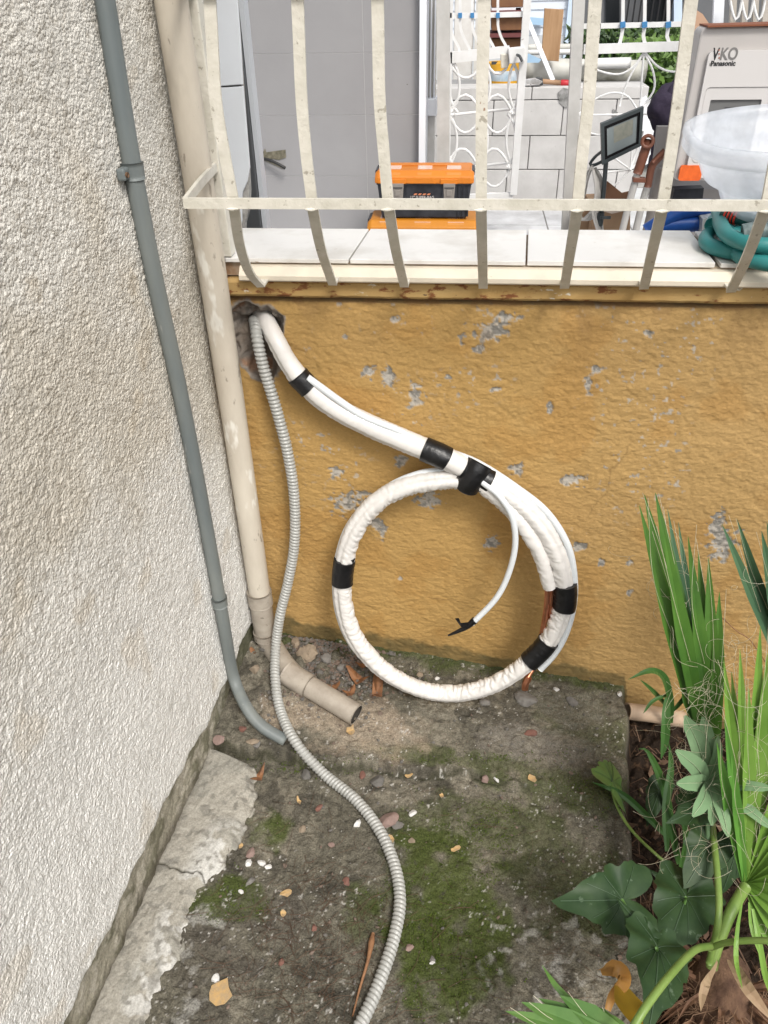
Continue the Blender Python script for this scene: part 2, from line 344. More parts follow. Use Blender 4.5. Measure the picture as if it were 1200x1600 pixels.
# ================================================================ yellow wall
def build_yellow():
    root = thing('garden_wall', 'low ochre yellow rendered wall with a broken hole and tiled top', 'wall', (0, 0, 0))
    xs = axis(-.50, .86, .0026, -.50, 4); zs = axis(-.12, .982, .0026, -.4, .982)
    X, Zz = np.meshgrid(xs, zs, indexing='ij'); X = X.ravel(); Q = Zz.ravel()
    wv = fbm(X, Q, 12, 2, 100)
    a = fbm(X*.8+wv*.03, Q*1.15, 98, 3, 101, .62); b = fbm(X*.7+wv*.03, Q*1.2, 34, 2, 102); a = sstep((a-.15)*1.45)
    d = (a-.5)*.0019+(b-.5)*.0018+(fbm(X, Q, 5, 3, 103)-.5)*.008
    y = -d
    c = np.tile(A([.415, .260, .092]), (len(X), 1)); n = fbm(X, Q, 4, 4, 104); n2 = fbm(X, Q, 45, 4, 105); n3 = fbm(X, Q, 120, 3, 106)
    c = mixc(c, [.455, .285, .108], sstep((n-.48)*5)*.6); c = mixc(c, [.40, .262, .11], sstep((X-.0)*2)*.65)
    c = mixc(c, [.36, .19, .05], sstep((fbm(X, Q, 9, 4, 107)-.55)*7)*.35)
    # chipped paint: bare grey plaster patches
    chips = [(765, 520, 26, 13), (790, 498, 22, 9), (748, 545, 9, 6), (648, 622, 12, 17), (575, 582, 9, 8), (606, 590, 8, 12), (545, 792, 21, 17), (560, 775, 14, 8), (672, 783, 15, 11), (524, 738, 10, 7),
             (627, 722, 8, 9), (893, 750, 17, 8), (812, 733, 14, 7), (768, 846, 10, 9), (1118, 822, 12, 16), (1132, 845, 18, 14), (1125, 868, 12, 12), (588, 822, 7, 11), (598, 830, 5, 14), (905, 855, 9, 6), (920, 600, 6, 14), (930, 578, 12, 5),
             (620, 500, 8, 4), (700, 590, 5, 4), (985, 880, 5, 4), (985, 925, 5, 4), (940, 880, 4, 4), (625, 905, 3, 3), (775, 610, 9, 3), (858, 640, 4, 6), (1010, 520, 4, 3), (540, 525, 5, 4), (530, 475, 5, 3), (860, 470, 20, 3)]
    ch = np.zeros(len(X))
    for px, py, rx, ry in chips:
        p = P(px, py); q = P(px+rx, py); r = P(px, py-ry); e = np.sqrt(((X-p[0])/(q[0]-p[0]))**2+((Q-p[2])/(r[2]-p[2]))**2)
        ch = np.maximum(ch, sstep((1.12-e+(n3-.5)*2.6+(n2-.5)*1.6)*3.0))
    fl = sstep((fbm(X, Q, 105, 2, 108)-.74)*22)*sstep((fbm(X, Q, 5, 3, 109)-.5)*6); fl2 = np.maximum(ch, fl*.8*sstep((Q-.35)*4))
    c = mixc(c, [.40, .39, .365], fl2*.85); c = mixc(c, [.17, .165, .15], fl2*sstep((n3-.55)*9)*.8)
    y = y+ch*.0022
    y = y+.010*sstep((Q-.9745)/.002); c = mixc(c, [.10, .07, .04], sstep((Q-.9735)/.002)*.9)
    # hairline cracks
    for ax, az, ag in ((-.30, .44, .5), (.05, .20, -.2), (.33, .58, 1.2)):
        u = (X-ax)*math.cos(ag)+(Q-az)*math.sin(ag); v = -(X-ax)*math.sin(ag)+(Q-az)*math.cos(ag)+.018*(fbm(X, Q, 18, 3, 140)-.5)*2; c = mixc(c, [.20, .12, .045], np.exp(-(v/.0013)**2)*sstep((.13-np.abs(u))*20)*.6)
    # stains
    st = sstep((fbm(X*3, Q, 7, 3, 110)-.6)*7)*sstep((Q-.8)*5); c = mixc(c, [.23, .14, .06], st*.4)
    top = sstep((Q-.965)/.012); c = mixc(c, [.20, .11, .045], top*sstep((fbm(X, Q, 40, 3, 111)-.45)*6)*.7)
    # hole
    hc = P(401, 534); hx = (P(446, 534)[0]-P(362, 534)[0])/2; hz = (P(401, 478)[2]-P(401, 592)[2])/2
    # outline traced: radius against angle
    ang = np.arctan2((Q-hc[2])/hz, (X-hc[0])/hx); ka = A([-3.15, -2.6, -2.1, -1.57, -1.2, -.6, 0, .5, .9, 1.3, 1.8, 2.3, 2.8, 3.15]); kr = A([.95, .85, .90, 1.0, 1.06, .95, .80, 1.06, .95, .82, 1.0, 1.05, .98, .92])
    rr = np.hypot((X-hc[0])/hx, (Q-hc[2])/hz)-.10-np.interp(ang, ka, kr)+(n2-.5)*.35+(n3-.5)*.12
    ho = sstep((.03-rr)/.10); y = y+ho*(.012+.05*sstep((.15-rr*1.0)*1.0+.05)+(fbm(X, Q, 45, 3, 112)-.5)*.05)
    c = mixc(c, [.25, .22, .19], sstep((.12-rr)/.06)); c = mixc(c, [.21, .17, .135], ho*.9*sstep((n2-.35)*4)); c = mixc(c, [.30, .16, .09], ho*sstep((fbm(X, Q, 24, 3, 113)-.55)*8)*.7)
    dx_, dz_ = P(402, 520)[0], P(402, 520)[2]; deep = sstep(1.25-np.hypot((X-dx_)/.028, (Q-dz_)/.026)); y = y+deep*.09
    # moss and soil splashed on the foot of the wall
    gz = ground_z(X, X*0-.01); h = Q-gz; nn = fbm(X, Q, 26, 4, 114)
    thr = .022+.045*nn+.02*sstep((-X)*2)
    mo = sstep((thr-h)/.018+.2); c = mixc(c, [.055, .055, .025], mo*.9*(.55+.6*n2)); c = mixc(c, [.30, .20, .08], sstep((.09-h)/.09)*.3)
    c = mixc(c, [.17, .13, .07], sstep((.028-(X+.497))/.02)*.6)  # darker strip up the full height of the corner
    m = mat('ochre_render', (0, 0, 0), .82, attr='Col', scale=210, amt=.34, bump=.62, bscale=190, bdist=.0020, spec=.3, stretch=(.75, 1, 1.2), grain=(115, .7))
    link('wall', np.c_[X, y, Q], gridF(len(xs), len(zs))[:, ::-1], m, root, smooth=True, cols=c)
    MB().box((-.5, .115, -.4), (4, .2, 1.0)).out('wall_core', mat('core_cement', (.25, .24, .22), .9), root)
    # ledge band, rust stained
    ml = mat('rusty_ochre', (.37, .225, .075), .8, (.45, .30, .12), scale=12, bump=.5, bscale=120, spots=[((.20, .075, .025), 42, .56, .06), ((.62, .60, .52), 26, .66, .04), ((.05, .035, .025), 60, .68, .04)], stretch=(.6, 1, 1.3))
    xs = np.arange(-.462, 2.5, .005); n = len(xs); prof = [(.05, .987), (-.012, .987), (-.0165, .992), (-.017, 1.015), (-.012, 1.021), (.05, 1.021)]
    V = np.array([[(x, py-.0025*(fbm(A([x]), A([pz*3]), 40, 3, 120)[0]-.5)*2*(py < 0), pz+.003*(fbm(A([x]), A([pz]), 22, 3, 121)[0]-.5)) for x in xs] for py, pz in prof]).reshape(-1, 3)
    F = [(j*n+i, j*n+i+1, ((j+1) % 6)*n+i+1, ((j+1) % 6)*n+i) for j in range(6) for i in range(n-1)]+[tuple(j*n for j in range(6))]
    link('ledge', V, F, ml, root)
    cream = mat('cream_paint', (.70, .62, .50), .5, (.62, .56, .46), scale=25, bump=.25, bscale=90, spots=[((.30, .17, .08), 55, .70, .03)])
    x0 = P(372, 425, -.035)[0]; mb = MB()
    mb.prism([(x0, .03, 1.023), (x0, -.031, 1.023), (x0, -.034, 1.026), (x0, -.034, 1.034), (x0, -.020, 1.0475), (x0, .03, 1.0485)], (2.9, 0, 0)); mb.out('edge_profile', cream, root)
    # sill tiles with open joints on a mortar bed
    mt = mat('sill_tile_glaze', (.73, .715, .69), .35, (.52, .49, .44), scale=9, contrast=(.45, .8), bump=.08, bscale=60, spots=[((.35, .28, .2), 34, .70, .05)])
    MB().box((-.46, -.002, 1.0245), (2.5, .196, 1.050)).out('mortar_bed', mat('mortar', (.26, .15, .08), .9, (.42, .36, .28), scale=30, bump=.5), root)
    js = [P(352, 412, -.006)[0], P(546, 412, -.006)[0], P(822, 412, -.006)[0], P(1122, 412, -.006)[0], P(1122, 412)[0]+.34, P(1122, 412)[0]+.8]
    jb = [P(385, 367, .19)[0]-.06, P(577, 367, .19)[0], P(824, 367, .19)[0], P(1083, 367, .19)[0], js[4], js[5]]
    for i in range(5):
        g = .0018 if i != 3 else .004; g1 = .0018 if i != 2 else .006; z0, z1 = 1.0515, 1.0595+(.0012 if i == 2 else 0)
        MB().prism([(js[i]+g, -.010, z0), (js[i+1]-g1, -.010, z0), (jb[i+1]-g1, .198, z0), (jb[i]+g, .198, z0)], (0, 0, z1-z0)).out('sill_tile', mt, root, bevel=.0012)
    for p in ((930, 377), (962, 378), (970, 385), (742, 390)):
        pass
build_yellow()

# ================================================================ pipes in the corner
mpipe = mat('old_cream_pvc', (.62, .565, .475), .5, (.48, .425, .35), scale=9, bump=.25, bscale=40, bdist=.003, spots=[((.30, .26, .21), 48, .63, .04), ((.72, .69, .62), 16, .58, .05), ((.36, .32, .26), 8, .60, .10)], stretch=(1, 1, .35))
mgrime = mat('grimy_pvc', (.42, .375, .315), .55, (.30, .26, .215), scale=22, bump=.3, bscale=70, spots=[((.14, .12, .09), 70, .64, .05)])
dx, dy = -.468, -.052
dp = thing('downpipe', 'cream painted plastic downpipe in the wall corner, its outlet bent over the ground', 'pipe', (dx, dy, .1))
zz = np.linspace(.23, 2.6, 240)
tube('pipe', np.c_[dx+.002*np.sin(zz*2), dy+0*zz, zz], .0262, mpipe, dp, segs=28)
zz = np.linspace(.222, .262, 14)
tube('collar', np.c_[dx+0*zz, dy+0*zz, zz], .0305, mgrime, dp, segs=28, rf=lambda s, t: 1+.05*(vn(s*400, t*2, None, 5)-.5))
# elbow and outlet
mshade = mat('pipe_inside_shade', (.035, .03, .024), .9)  # near-black: shadow inside the dirty outlet, put into the colour
e0 = A([dx, dy, .222]); tip = G(557, 1117, .022); k1 = G(462, 1060, .024)
dirn = tip-k1; dirn /= np.linalg.norm(dirn)
bend = A([dx+.002, dy, .075])
el = spline([e0, A([dx, dy, .15]), bend+A([0, 0, .028]), bend+dirn*.014+A([0, 0, .008]), k1*.55+bend*.45, k1], .004)
tube('elbow', el, .0275, mgrime, dp, segs=28, transport=True)
zz = np.linspace(.108, .128, 8); tube('elbow_ring', np.c_[dx+0*zz, dy+0*zz, zz], .0305, mgrime, dp, segs=28)
q = np.array([k1+(tip-k1)*t for t in np.linspace(-.16, .24, 16)]); tube('socket', q, .0295, mgrime, dp, segs=28, transport=True)
q = np.array([k1+(tip-k1)*t for t in np.linspace(.1, 1, 60)]); tube('outlet', q, .0265, mgrime, dp, segs=32, transport=True, hollow=.90); tube('shade_liner', q[6:-1]+(q[-1]-q[-2])*.6, .0237, mshade, dp, segs=32, transport=True, hollow=.98)  # added dark liner paints the shadow inside the outlet mouth

mcond = mat('grey_conduit_plastic', (.125, .145, .148), .5, (.19, .205, .195), scale=12, bump=.15, bscale=50, stretch=(1, 1, .25), spots=[((.30, .30, .28), 30, .66, .06)])
def WLo(px, py, off=.014): return PL(px, py, (WA+off, 0, 0), WN)
cpts = [WLo(135, -150), WLo(163, 0), WLo(184, 130), WLo(208, 270), WLo(240, 430), WLo(278, 600), WLo(310, 760), WLo(336, 900), WLo(350, 980)]+[Z(364, 1056, .135), G(384, 1104, .035), G(408, 1134, .014), G(446, 1158, -.004)]
cpath = spline(cpts, .006)
cg = thing('cable_conduit', 'dark grey ribbed conduit clipped to the white roughcast wall', 'conduit', cpts[-1])
tube('tube', cpath, .0142, mcond, cg, segs=24, transport=True, rf=lambda s, t: 1+.035*np.sign(np.sin(t*3))*(s > 0))
def near(path, px, py):
    rel = (path-CAM)@ROT; u = 600+FPX*rel[:, 0]/-rel[:, 2]; v = 800-FPX*rel[:, 1]/-rel[:, 2]; return int(np.argmin((u-px)**2+(v-py)**2))
for px, py in ((207, 268), (337, 940)):
    i = near(cpath, px, py); j = max(2, int(.011/.006)); b = tube('clip_band', cpath[i-j:i+j+1], .0172, mcond, cg, segs=24, transport=True, rf=lambda s, t: 1+.03*np.cos(s*900))
    if py < 500:
        c = cpath[i]; lug = MB(); lug.box(c+A([-.012, -.035, -.008]), c+A([.001, -.008, .009])); lug.out('clip_lug', mcond, cg, bevel=.003)
        tube('screw', [c+A([-.004, -.029, 0]), c+A([.004, -.029, 0])], .004, mat('rusty_screw', (.16, .09, .05), .8), cg, transport=True)

# corrugated hose
mcor = mat('corrugated_grey_plastic', (.33, .33, .31), .32, (.38, .38, .36), scale=30, spec=.6)
K0, KN = A([0, -.062, .6]), A([0, 1, -.175])
def K(px, py, off=0.0): return PL(px, py, K0-A([0, off, 0]), KN)
hp = [P(397, 500, .07), P(399, 505, .015), P(402, 530, -.02), P(412, 575, -.03), P(432, 640, -.035), P(450, 710, -.038), P(460, 780, -.042), P(460, 850, -.05), P(450, 910, -.06), P(438, 960, -.075), P(431, 1010, -.098),
      Z(430, 1060, .092), Z(438, 1110, .065)]+[G(*p, .013) for p in ((462, 1160), (505, 1208), (556, 1250), (592, 1296), (616, 1350), (625, 1405), (617, 1460), (600, 1515), (578, 1570), (550, 1625), (510, 1690))]
hpath = spline(hp, .00085)
tag(tube('corrugated_hose', hpath, .0122, mcor, segs=20, ref=(.3, -.5, .8), rf=lambda s, t: .76+.26*np.abs(np.sin(math.pi*(s/.0086+t/(2*math.pi))))**.75), 'grey ribbed flexible hose hanging from the hole and snaking over the ground', 'hose')

# ================================================================ insulated pipe coil
mwhite = mat('white_foil_wrap', (.70, .675, .645), .34, (.63, .61, .585), scale=12, bump=.35, bscale=60, bdist=.003, spec=.5, coat=.25)
mtape = mat('black_tape', (.006, .006, .007), .32, (.010, .010, .011), scale=30, bump=.6, bscale=60, bdist=.003)
mdrain = mat('white_drain_plastic', (.68, .71, .73), .3, (.62, .65, .67), scale=10)
mcop = mat('copper', (.62, .27, .16), .32, (.45, .18, .10), scale=40, metal=.9)
coil = thing('insulated_pipe_coil', 'white wrapped air conditioning pipe coiled into a big ring with black tape', 'pipe coil', K(720, 1085))
main_px = [(735, 737), (790, 768), (838, 812), (868, 862), (881, 915), (876, 962), (852, 1008), (812, 1045), (765, 1072), (710, 1084), (655, 1076), (602, 1049), (562, 1008), (540, 960), (535, 905), (545, 850), (568, 806), (604, 774), (650, 756), (700, 749), (740, 748)]
mpth = spline([K(*p, .0) for p in main_px], .0024)
lead = spline([P(408, 490, .07), P(418, 506, .012), P(433, 535, -.022), P(450, 566, -.030), P(474, 597, -.036), P(515, 632, -.036), P(575, 664, -.038), P(640, 692, -.045), P(690, 713, -.058), K(735, 737, 0), K(770, 755, 0)], .0024)
def wr(a, seed, crease=0, cw=.2):
    def f(s, t):
        k = vn(s*130+1.2*np.sin(t), np.cos(t)*.9+5, np.sin(t)*.9+5, seed); k2 = vn(s*240, np.cos(t)*2.4+9, np.sin(t)*2.4+9, seed+1)
        rd = 1-np.abs(2*k-1); rd2 = 1-np.abs(2*k2-1); r = 1+a*(.3+.7*np.clip(np.sin(t), 0, 1))*((.5-1.2*rd**3)+.3*(.4-rd2**2))
        if crease: r = r*(1-.2*np.exp(-((np.angle(np.exp(1j*(t-crease))))/cw)**2)*(.7+.5*vn(s*20, t*0, None, seed+2)))
        return r
    return f
LR = np.interp(np.linspace(0, 1, len(lead)), [0, .22, .32, .6, 1], [.0180, .0190, .0215, .0240, .0240])
tube('wrapped_pipe', lead, LR, mwhite, coil, segs=40, rf=wr(.06, 131, .75, .22))
tube('wrapped_pipe', mpth, .0212, mwhite, coil, segs=44, rf=wr(.20, 137, -.55, .25))
p2 = spline([K(748, 752, .004), K(790, 788, .004), K(818, 822, .004), K(842, 862, .004), K(852, 892, .004), K(859, 918, .004)], .0024)
tube('wrapped_pipe', p2, np.linspace(.0185, .0150, len(p2)), mwhite, coil, segs=30, rf=wr(.17, 141))
tube('copper_pipe', spline([K(856, 905, .004), K(854, 945, .000), K(848, 985, -.014), K(842, 1005, -.026)], .005), .0062, mcop, coil, segs=14)
tube('copper_pipe', spline([K(863, 905, .002), K(860, 945, -.004), K(856, 1000, -.03), K(836, 1040, -.02), K(824, 1060, .0), K(820, 1076, .004)], .005), .0055, mcop, coil, segs=14)
tube('copper_nut', spline([K(826, 1058, .0), K(821, 1068, .002), K(820, 1077, .004)], .003), .0088, mcop, coil, segs=6, smooth=False)
# thin drain hose running along the outside, and its free end inside the ring
dr = [(655, 698), (700, 713), (745, 731), (800, 760), (850, 800), (882, 850), (893, 900), (892, 945), (880, 990), (862, 1022), (840, 1046)]
tube('drain_hose', spline([P(480, 590, -.045), P(560, 646, -.048), P(620, 672, -.05)]+[K(a+4, b-6 if a < 800 else b, -.004) for a, b in dr], .004), .0078, mdrain, coil, segs=18)
dl = [(740, 742), (700, 736), (660, 739), (615, 756), (575, 785), (545, 822), (530, 862), (524, 905), (527, 950), (540, 990), (560, 1020), (590, 1045)]
tube('drain_hose', spline([K(a, b, -.006) for a, b in dl], .004), .0076, mdrain, coil, segs=18)
fr = spline([K(752, 752, .022), K(780, 775, .026), K(800, 808, .024), K(805, 850, .016), K(795, 895, .008), K(775, 935, .006), K(738, 974, .006)], .004)
tube('drain_hose', fr, .0068, mdrain, coil, segs=18)
te = spline([K(742, 969, .006), K(728, 980, .006), K(712, 988, .006), K(700, 993, .006)], .003)
tube('tape_wrap', te, np.linspace(.0088, .0022, len(te)), mtape, coil, segs=14)
MB().prism([K(722, 982, .014), K(711, 967, .018), K(717, 966, .02), K(720, 974, .02), K(731, 973, .016), K(729, 981, .012)], (0, .0015, 0)).out('tape_flag', mtape, coil)
def band(path, a, b, r, extra=None, off=(0, 0, 0), tw=0):
    i, j = sorted((near(path, *a), near(path, *b))); q = path[i:j+1]+A(off)
    tube('tape_wrap', q, r, mtape, coil, segs=32, rf=extra or wr(.05, 151+i % 7))
band(lead, (466, 586), (486, 604), .0238)
band(lead, (663, 701), (700, 716), .0262)
band(lead, (722, 727), (765, 752), .0268)
big = lambda s, t: (1+.04*vn(s*140, t*2, None, 3))*np.where(np.sin(t) > 0, 1.0, 1.0)
tube('tape_wrap', spline([K(752, 724, .012), K(744, 738, .018), K(736, 752, .018), K(729, 764, .010)], .003), .0250, mtape, coil, segs=32, rf=lambda s, t: (1+.05*vn(s*120, t*2.5, None, 9))*(1-.32*np.abs(np.cos(t))))
MB().prism([K(744, 758, .020), K(762, 762, .018), K(757, 771, .018), K(738, 765, .02)], (0, .002, 0)).out('tape_flag', mtape, coil)
band(mpth, (534, 874), (536, 912), .0250)
MB().prism([K(548, 876, .014), K(555, 873, .012), K(551, 884, .012)], (0, .003, 0)).out('tape_flag', mtape, coil)
band(mpth, (880, 912), (878, 950), .0262, off=(.003, 0, 0))
band(mpth, (856, 1000), (826, 1034), .0250)

# ================================================================ belly grille
mgr = mat('yellowed_white_iron_paint', (.68, .65, .58), .45, (.56, .535, .46), scale=26, bump=.5, bscale=60, bdist=.004, spots=[((.26, .11, .04), 34, .69, .03), ((.38, .35, .29), 80, .64, .04)])
gr = thing('window_grille', 'cream painted bulging iron grille standing on the wall top', 'grille', (0, -.03, 1.045))
BY = -.262; ZT = 1.9
barpx = [[(328, 0), (337, 150), (351, 240), (364, 309), (367, 333), (375, 384), (390, 426), (408, 447)], [(465, 0), (471, 150), (478.5, 240), (487, 309), (490, 333), (502, 390), (520, 444)],
         [(590, 0), (593, 150), (600, 240), (606, 309), (609, 333), (618.5, 390), (632, 447)], [(757, 0), (753, 150), (752, 240), (752, 309), (752, 333), (753.5, 390), (755, 449)], [(930, 0), (920, 150), (910, 240), (903.5, 309), (901, 333), (891.5, 390), (882, 449)],
         [(1080, 0), (1061, 150), (1048, 240), (1037, 309), (1033, 333), (1022, 380), (1006, 450)], [(1262, 0), (1232, 150), (1213, 240), (1199, 314), (1192, 335), (1170, 395), (1142, 455)]]
mids = [b[3] for b in barpx]; railz = P(700, 318, BY)[2]
for i, b in enumerate(barpx):
    yb = b[3][1]-12; ye = b[-1][1]; pts = []
    for u, v in b: t_ = max(0, (v-yb)/(ye-yb)); pts.append(P(u, v, BY+.004+(-.060-BY-.004)*t_**1.7))
    d0 = (pts[0]-pts[1])/(pts[0][2]-pts[1][2]); pts = [pts[0]+d0*(ZT-pts[0][2])]+pts; pts[0][1] = BY; xf = pts[-1][0]; pf = pts[-1]
    MB().bar(spline(pts, .012), (1, 0, 0), .0162, .005).out('bar', mgr, gr)
    MB().box((xf-.005, pf[1]+.001, pf[2]+.0005), (xf+.008, -.0172, pf[2]+.0045)).out('foot_tab', mgr, gr)
pc = P(290, 326, BY); p1 = A([pc[0], BY-.004, railz]); pe = A([.95, BY-.004, railz])
MB().bar(spline([p1, (p1+pe)/2, pe], .02), (0, 0, 1), .0148, .006).out('rail', mgr, gr)
pw = P(338, 256, .0); MB().bar(spline([A([p1[0]+.002, BY-.004, railz]), (p1+pw)/2, A([pw[0], 0, railz])], .02), (0, 0, 1), .0148, .006).out('return_arm', mgr, gr)
u0 = A([p1[0]-.002, BY-.004, railz+.265]); MB().bar([u0, A([pw[0]+.003, 0, railz+.265])], (0, 0, 1), .0148, .006).out('return_arm', mgr, gr)
MB().bar([u0, u0+A([1.4, 0, 0])], (0, 0, 1), .0148, .006).out('rail', mgr, gr)
for i, m_ in enumerate(mids):
    x = P(*m_, BY)[0]
    V, F = tube_data([(x-.0095, BY-.0062, railz-.0075), (x, BY-.0068, railz-.008), (x+.0095, BY-.0062, railz-.0075)], A([.001, .0024, .001]), segs=10, ref=(0, 0, 1), rf=lambda s, t: 1+.5*vn(s*300, t+i, None, 4)); link('weld', V, F, mgr, gr, smooth=True)
pp = P(350, 380, .0)
MB().box((pp[0]-.012, -.010, 1.0615), (pp[0]+.014, .022, 2.2)).out('post', mgr, gr, bevel=.002)
for x_, z_ in ((380, 446), (480, 446)): pass

# ================================================================ behind the wall: terrace
def PX(px, py, Y): return P(px, py, Y)
def slab(mb, pts, Y, d):  # outline at distance Y, real thickness d
    return mb.prism([P(a, b, Y) for a, b in pts], (0, d, 0))
mpil = mat('white_wall_tile', (.62, .65, .69), .3, (.56, .58, .61), scale=4)
mrough = mat('broken_cement', (.36, .35, .33), .95, (.20, .19, .18), scale=60, bump=.8, bscale=90)
pil = thing('tiled_pillar', 'white tiled wall end with broken lower corner behind the grille post', 'wall', P(350, 400, .26))
slab(MB(), [(296, -60), (366, -60), (375, 60), (379, 132), (352, 134), (300, 136)], .235, .008).out('tile', mpil, pil, bevel=.001)
slab(MB(), [(300, 138), (352, 137), (379.5, 135), (390, 262), (386, 284), (379, 300), (377, 318), (378, 345), (372, 372), (372, 392), (330, 392)], .235, .008).out('tile', mpil, pil, bevel=.001)
slab(MB(), [(296, -60), (364, -60), (377, 130), (387, 262), (389, 300), (388, 330), (382, 350), (381, 395), (330, 395)], .2440, .022).out('wall_core', mrough, pil)
mdk = mat('dark_grey_aluminium', (.055, .058, .062), .4)
df = thing('door_frame', 'dark grey metal door frame standing between white tiles and grey wall', 'door frame', P(400, 370, .62)*A([1, 1, 0])+A([0, 0, FLOOR]))
a = P(383, 200, .62)[0]
b0, b1 = P(376, 150, .50)[0]-.02, P(391, 200, .48)[0]
MB().box((b0, .48, FLOOR), (b1, .52, 2.7)).out('frame', mdk, df, bevel=.003)
MB().box((b1+.001, .492, FLOOR), (b1+.012, .53, 2.7)).out('trim_strip', mat('silver_trim', (.45, .47, .50), .35), df)
gw = thing('grey_wall', 'plain grey panelled house wall behind the orange toolboxes', 'wall', (0, 2.45, FLOOR))
mgw = mat('grey_wall_tile', (.30, .295, .30), .45, (.265, .26, .265), scale=2, spots=[((.10, .095, .09), 26, .72, .03)], bump=.05)
xL = P(378, 200, 2.45)[0]-.3; xR = P(655, 200, 2.45)[0]; vj = P(571, 180, 2.45)[0]
hz_ = [FLOOR]+[P(500, y, 2.45)[2] for y in (275, 180, 83)]+[P(500, 83, 2.45)[2]+(P(500, 83, 2.45)[2]-P(500, 180, 2.45)[2])*k for k in (1, 2)]
for k in range(5):
    for xa, xb in ((xL, vj), (vj, xR)):
        MB().box((xa+.0012, 2.45, hz_[k]+.0012), (xb-.0012, 2.47, hz_[k+1]-.0012)).out('panel', mgw, gw)
MB().box((xL, 2.4512, FLOOR-.01), (xR, 2.62, hz_[5])).out('wall_core', mat('joint_grey', (.44, .43, .43), .8), gw)
# broken outlet hole with cable
ho = [(402, 243), (411, 238), (414, 232), (416, 238), (430, 236), (446, 234), (447, 246), (436, 250), (418, 247), (446, 260), (443, 264), (416, 252), (404, 249)]
slab(MB(), ho, 2.4465, .002).out('broken_patch', mat('dark_plaster', (.09, .085, .06), .95, (.20, .18, .13), scale=60), gw)
tube('cable_stub', spline([P(404, 247, 2.44), P(420, 250, 2.42), P(436, 257, 2.41), P(446, 263, 2.41)], .01), .007, mat('black_cable', (.02, .02, .02), .5), gw, segs=8)
wt = mat('white_joinery', (.74, .76, .80), .4)
MB().box((xR+.001, 2.40, FLOOR), (P(665, 200, 2.42)[0], 2.60, 2.6)).out('corner_trim', wt, gw, bevel=.002)

# window side and porch column beyond
mcw = mat('white_render', (.70, .69, .67), .85, (.60, .58, .55), scale=12, bump=.5, bscale=60)
wn = thing('shuttered_window', 'narrow cream shuttered window edge above a white sill beside grey wall', 'window', P(674, 165, 2.62)*A([1, 1, 0])+A([0, 0, P(674, 165, 2.62)[2]]))
xa, xb = P(665.5, 100, 2.62)[0], P(681, 100, 2.62)[0]; zs_ = P(674, 168, 2.62)[2]
msh = mat('cream_joinery', (.55, .53, .49), .5, (.66, .64, .6), scale=8)
MB().box((xa, 2.64, zs_+.04), (xb, 2.70, 2.5)).out('shutter', msh, wn)
mb = MB(); [mb.box((xa+(xb-xa)*t, 2.62, zs_+.04), (xa+(xb-xa)*t+.006, 2.64, 2.5)) for t in (.02, .42, .8)]; mb.out('frame', wt, wn)
MB().box((xa, 2.58, zs_-.03), (xb+.01, 2.72, zs_+.04)).out('sill', wt, wn, bevel=.003)
tag(MB().box((xa, 2.63, FLOOR), (xb, 2.72, zs_-.031)).out('window_pier', mcw), 'short peeling white rendered pier under the cream shuttered window', 'wall')
col = thing('porch_column', 'white roughcast porch column behind the wavy barred gate', 'column', P(722, 400, 3.75)*A([1, 1, 0])+A([0, 0, FLOOR]))
MB().box((P(708, 100, 3.75)[0], 3.72, FLOOR), (P(738, 100, 3.75)[0], 3.95, 2.6)).out('shaft', mcw, col, bevel=.006)
mb = MB()
for px in (741, 746, 751): x = P(px, 80, 3.78)[0]; mb.box((x, 3.70, FLOOR), (x+.02, 3.74, 2.6))
mb.out('moulding', msh, col)

# gate with scrolls
mgt = mat('white_gate_paint', (.74, .74, .74), .4, (.66, .66, .65), scale=14, spots=[((.16, .09, .05), 22, .72, .03)])
mblue = mat('blue_tape', (.05, .20, .42), .5)
GY = 2.5
gate = thing('garden_gate', 'white iron gate with wavy upper bars and looping scrolls above the blocks', 'gate', P(760, 400, GY)*A([1, 1, 0])+A([0, 0, FLOOR]))
def gb(name, pts, w=.012, t=.006, Y=GY, root=gate, wd=(1, 0, 0), sm=True, m=None):
    p = [P(a, b, Y) for a, b in pts]; p = spline(p, .02) if sm and len(p) > 2 else p
    return MB().bar(p, wd, w, t).out(name, m or mgt, root)
def px2m(n, Y): return n/FPX*((Y+1.44)*math.cos(math.radians(20)))*1.05
MB().bar([P(693, -80, 2.42), P(693, 262, 2.42), P(693, 335, 2.42)*A([1, 1, 0])+A([P(693, 262, 2.42)[0]-P(693, 335, 2.42)[0], 0, FLOOR])], (1, 0, 0), px2m(17, 2.42), .05).out('post', mat('greyed_iron', (.42, .41, .39), .6, (.52, .51, .49), scale=10), gate)
gb('stile', [(706, -80), (703, 90), (701, 200), (699, 290)], px2m(6, GY), .03, sm=False)
gb('stile', [(828, -60), (818, 90), (802, 303)], px2m(10, GY), .04, sm=False)
gb('rail', [(703, 25), (823, 22)], px2m(6, GY), .012, wd=(0, 0, 1))
gb('rail', [(704, 90), (796, 80)], px2m(13, GY), .03, wd=(0, 0, 1))
gb('rail', [(700, 309), (802, 305)], px2m(8, GY), .02, wd=(0, 0, 1))
slab(MB(), [(794, 76), (820, 73), (820, 97), (796, 100)], GY-.05, .05).out('lock_box', mgt, gate, bevel=.004)
slab(MB(), [(782, 84), (794, 84), (794, 106), (783, 107)], GY-.02, .04).out('lock_keep', mgr, gate, bevel=.004)
tube('handle', spline([P(808, 86, GY-.06), P(812, 88, GY-.09), P(816, 96, GY-.09)], .01), .006, mdk, gate, segs=8)
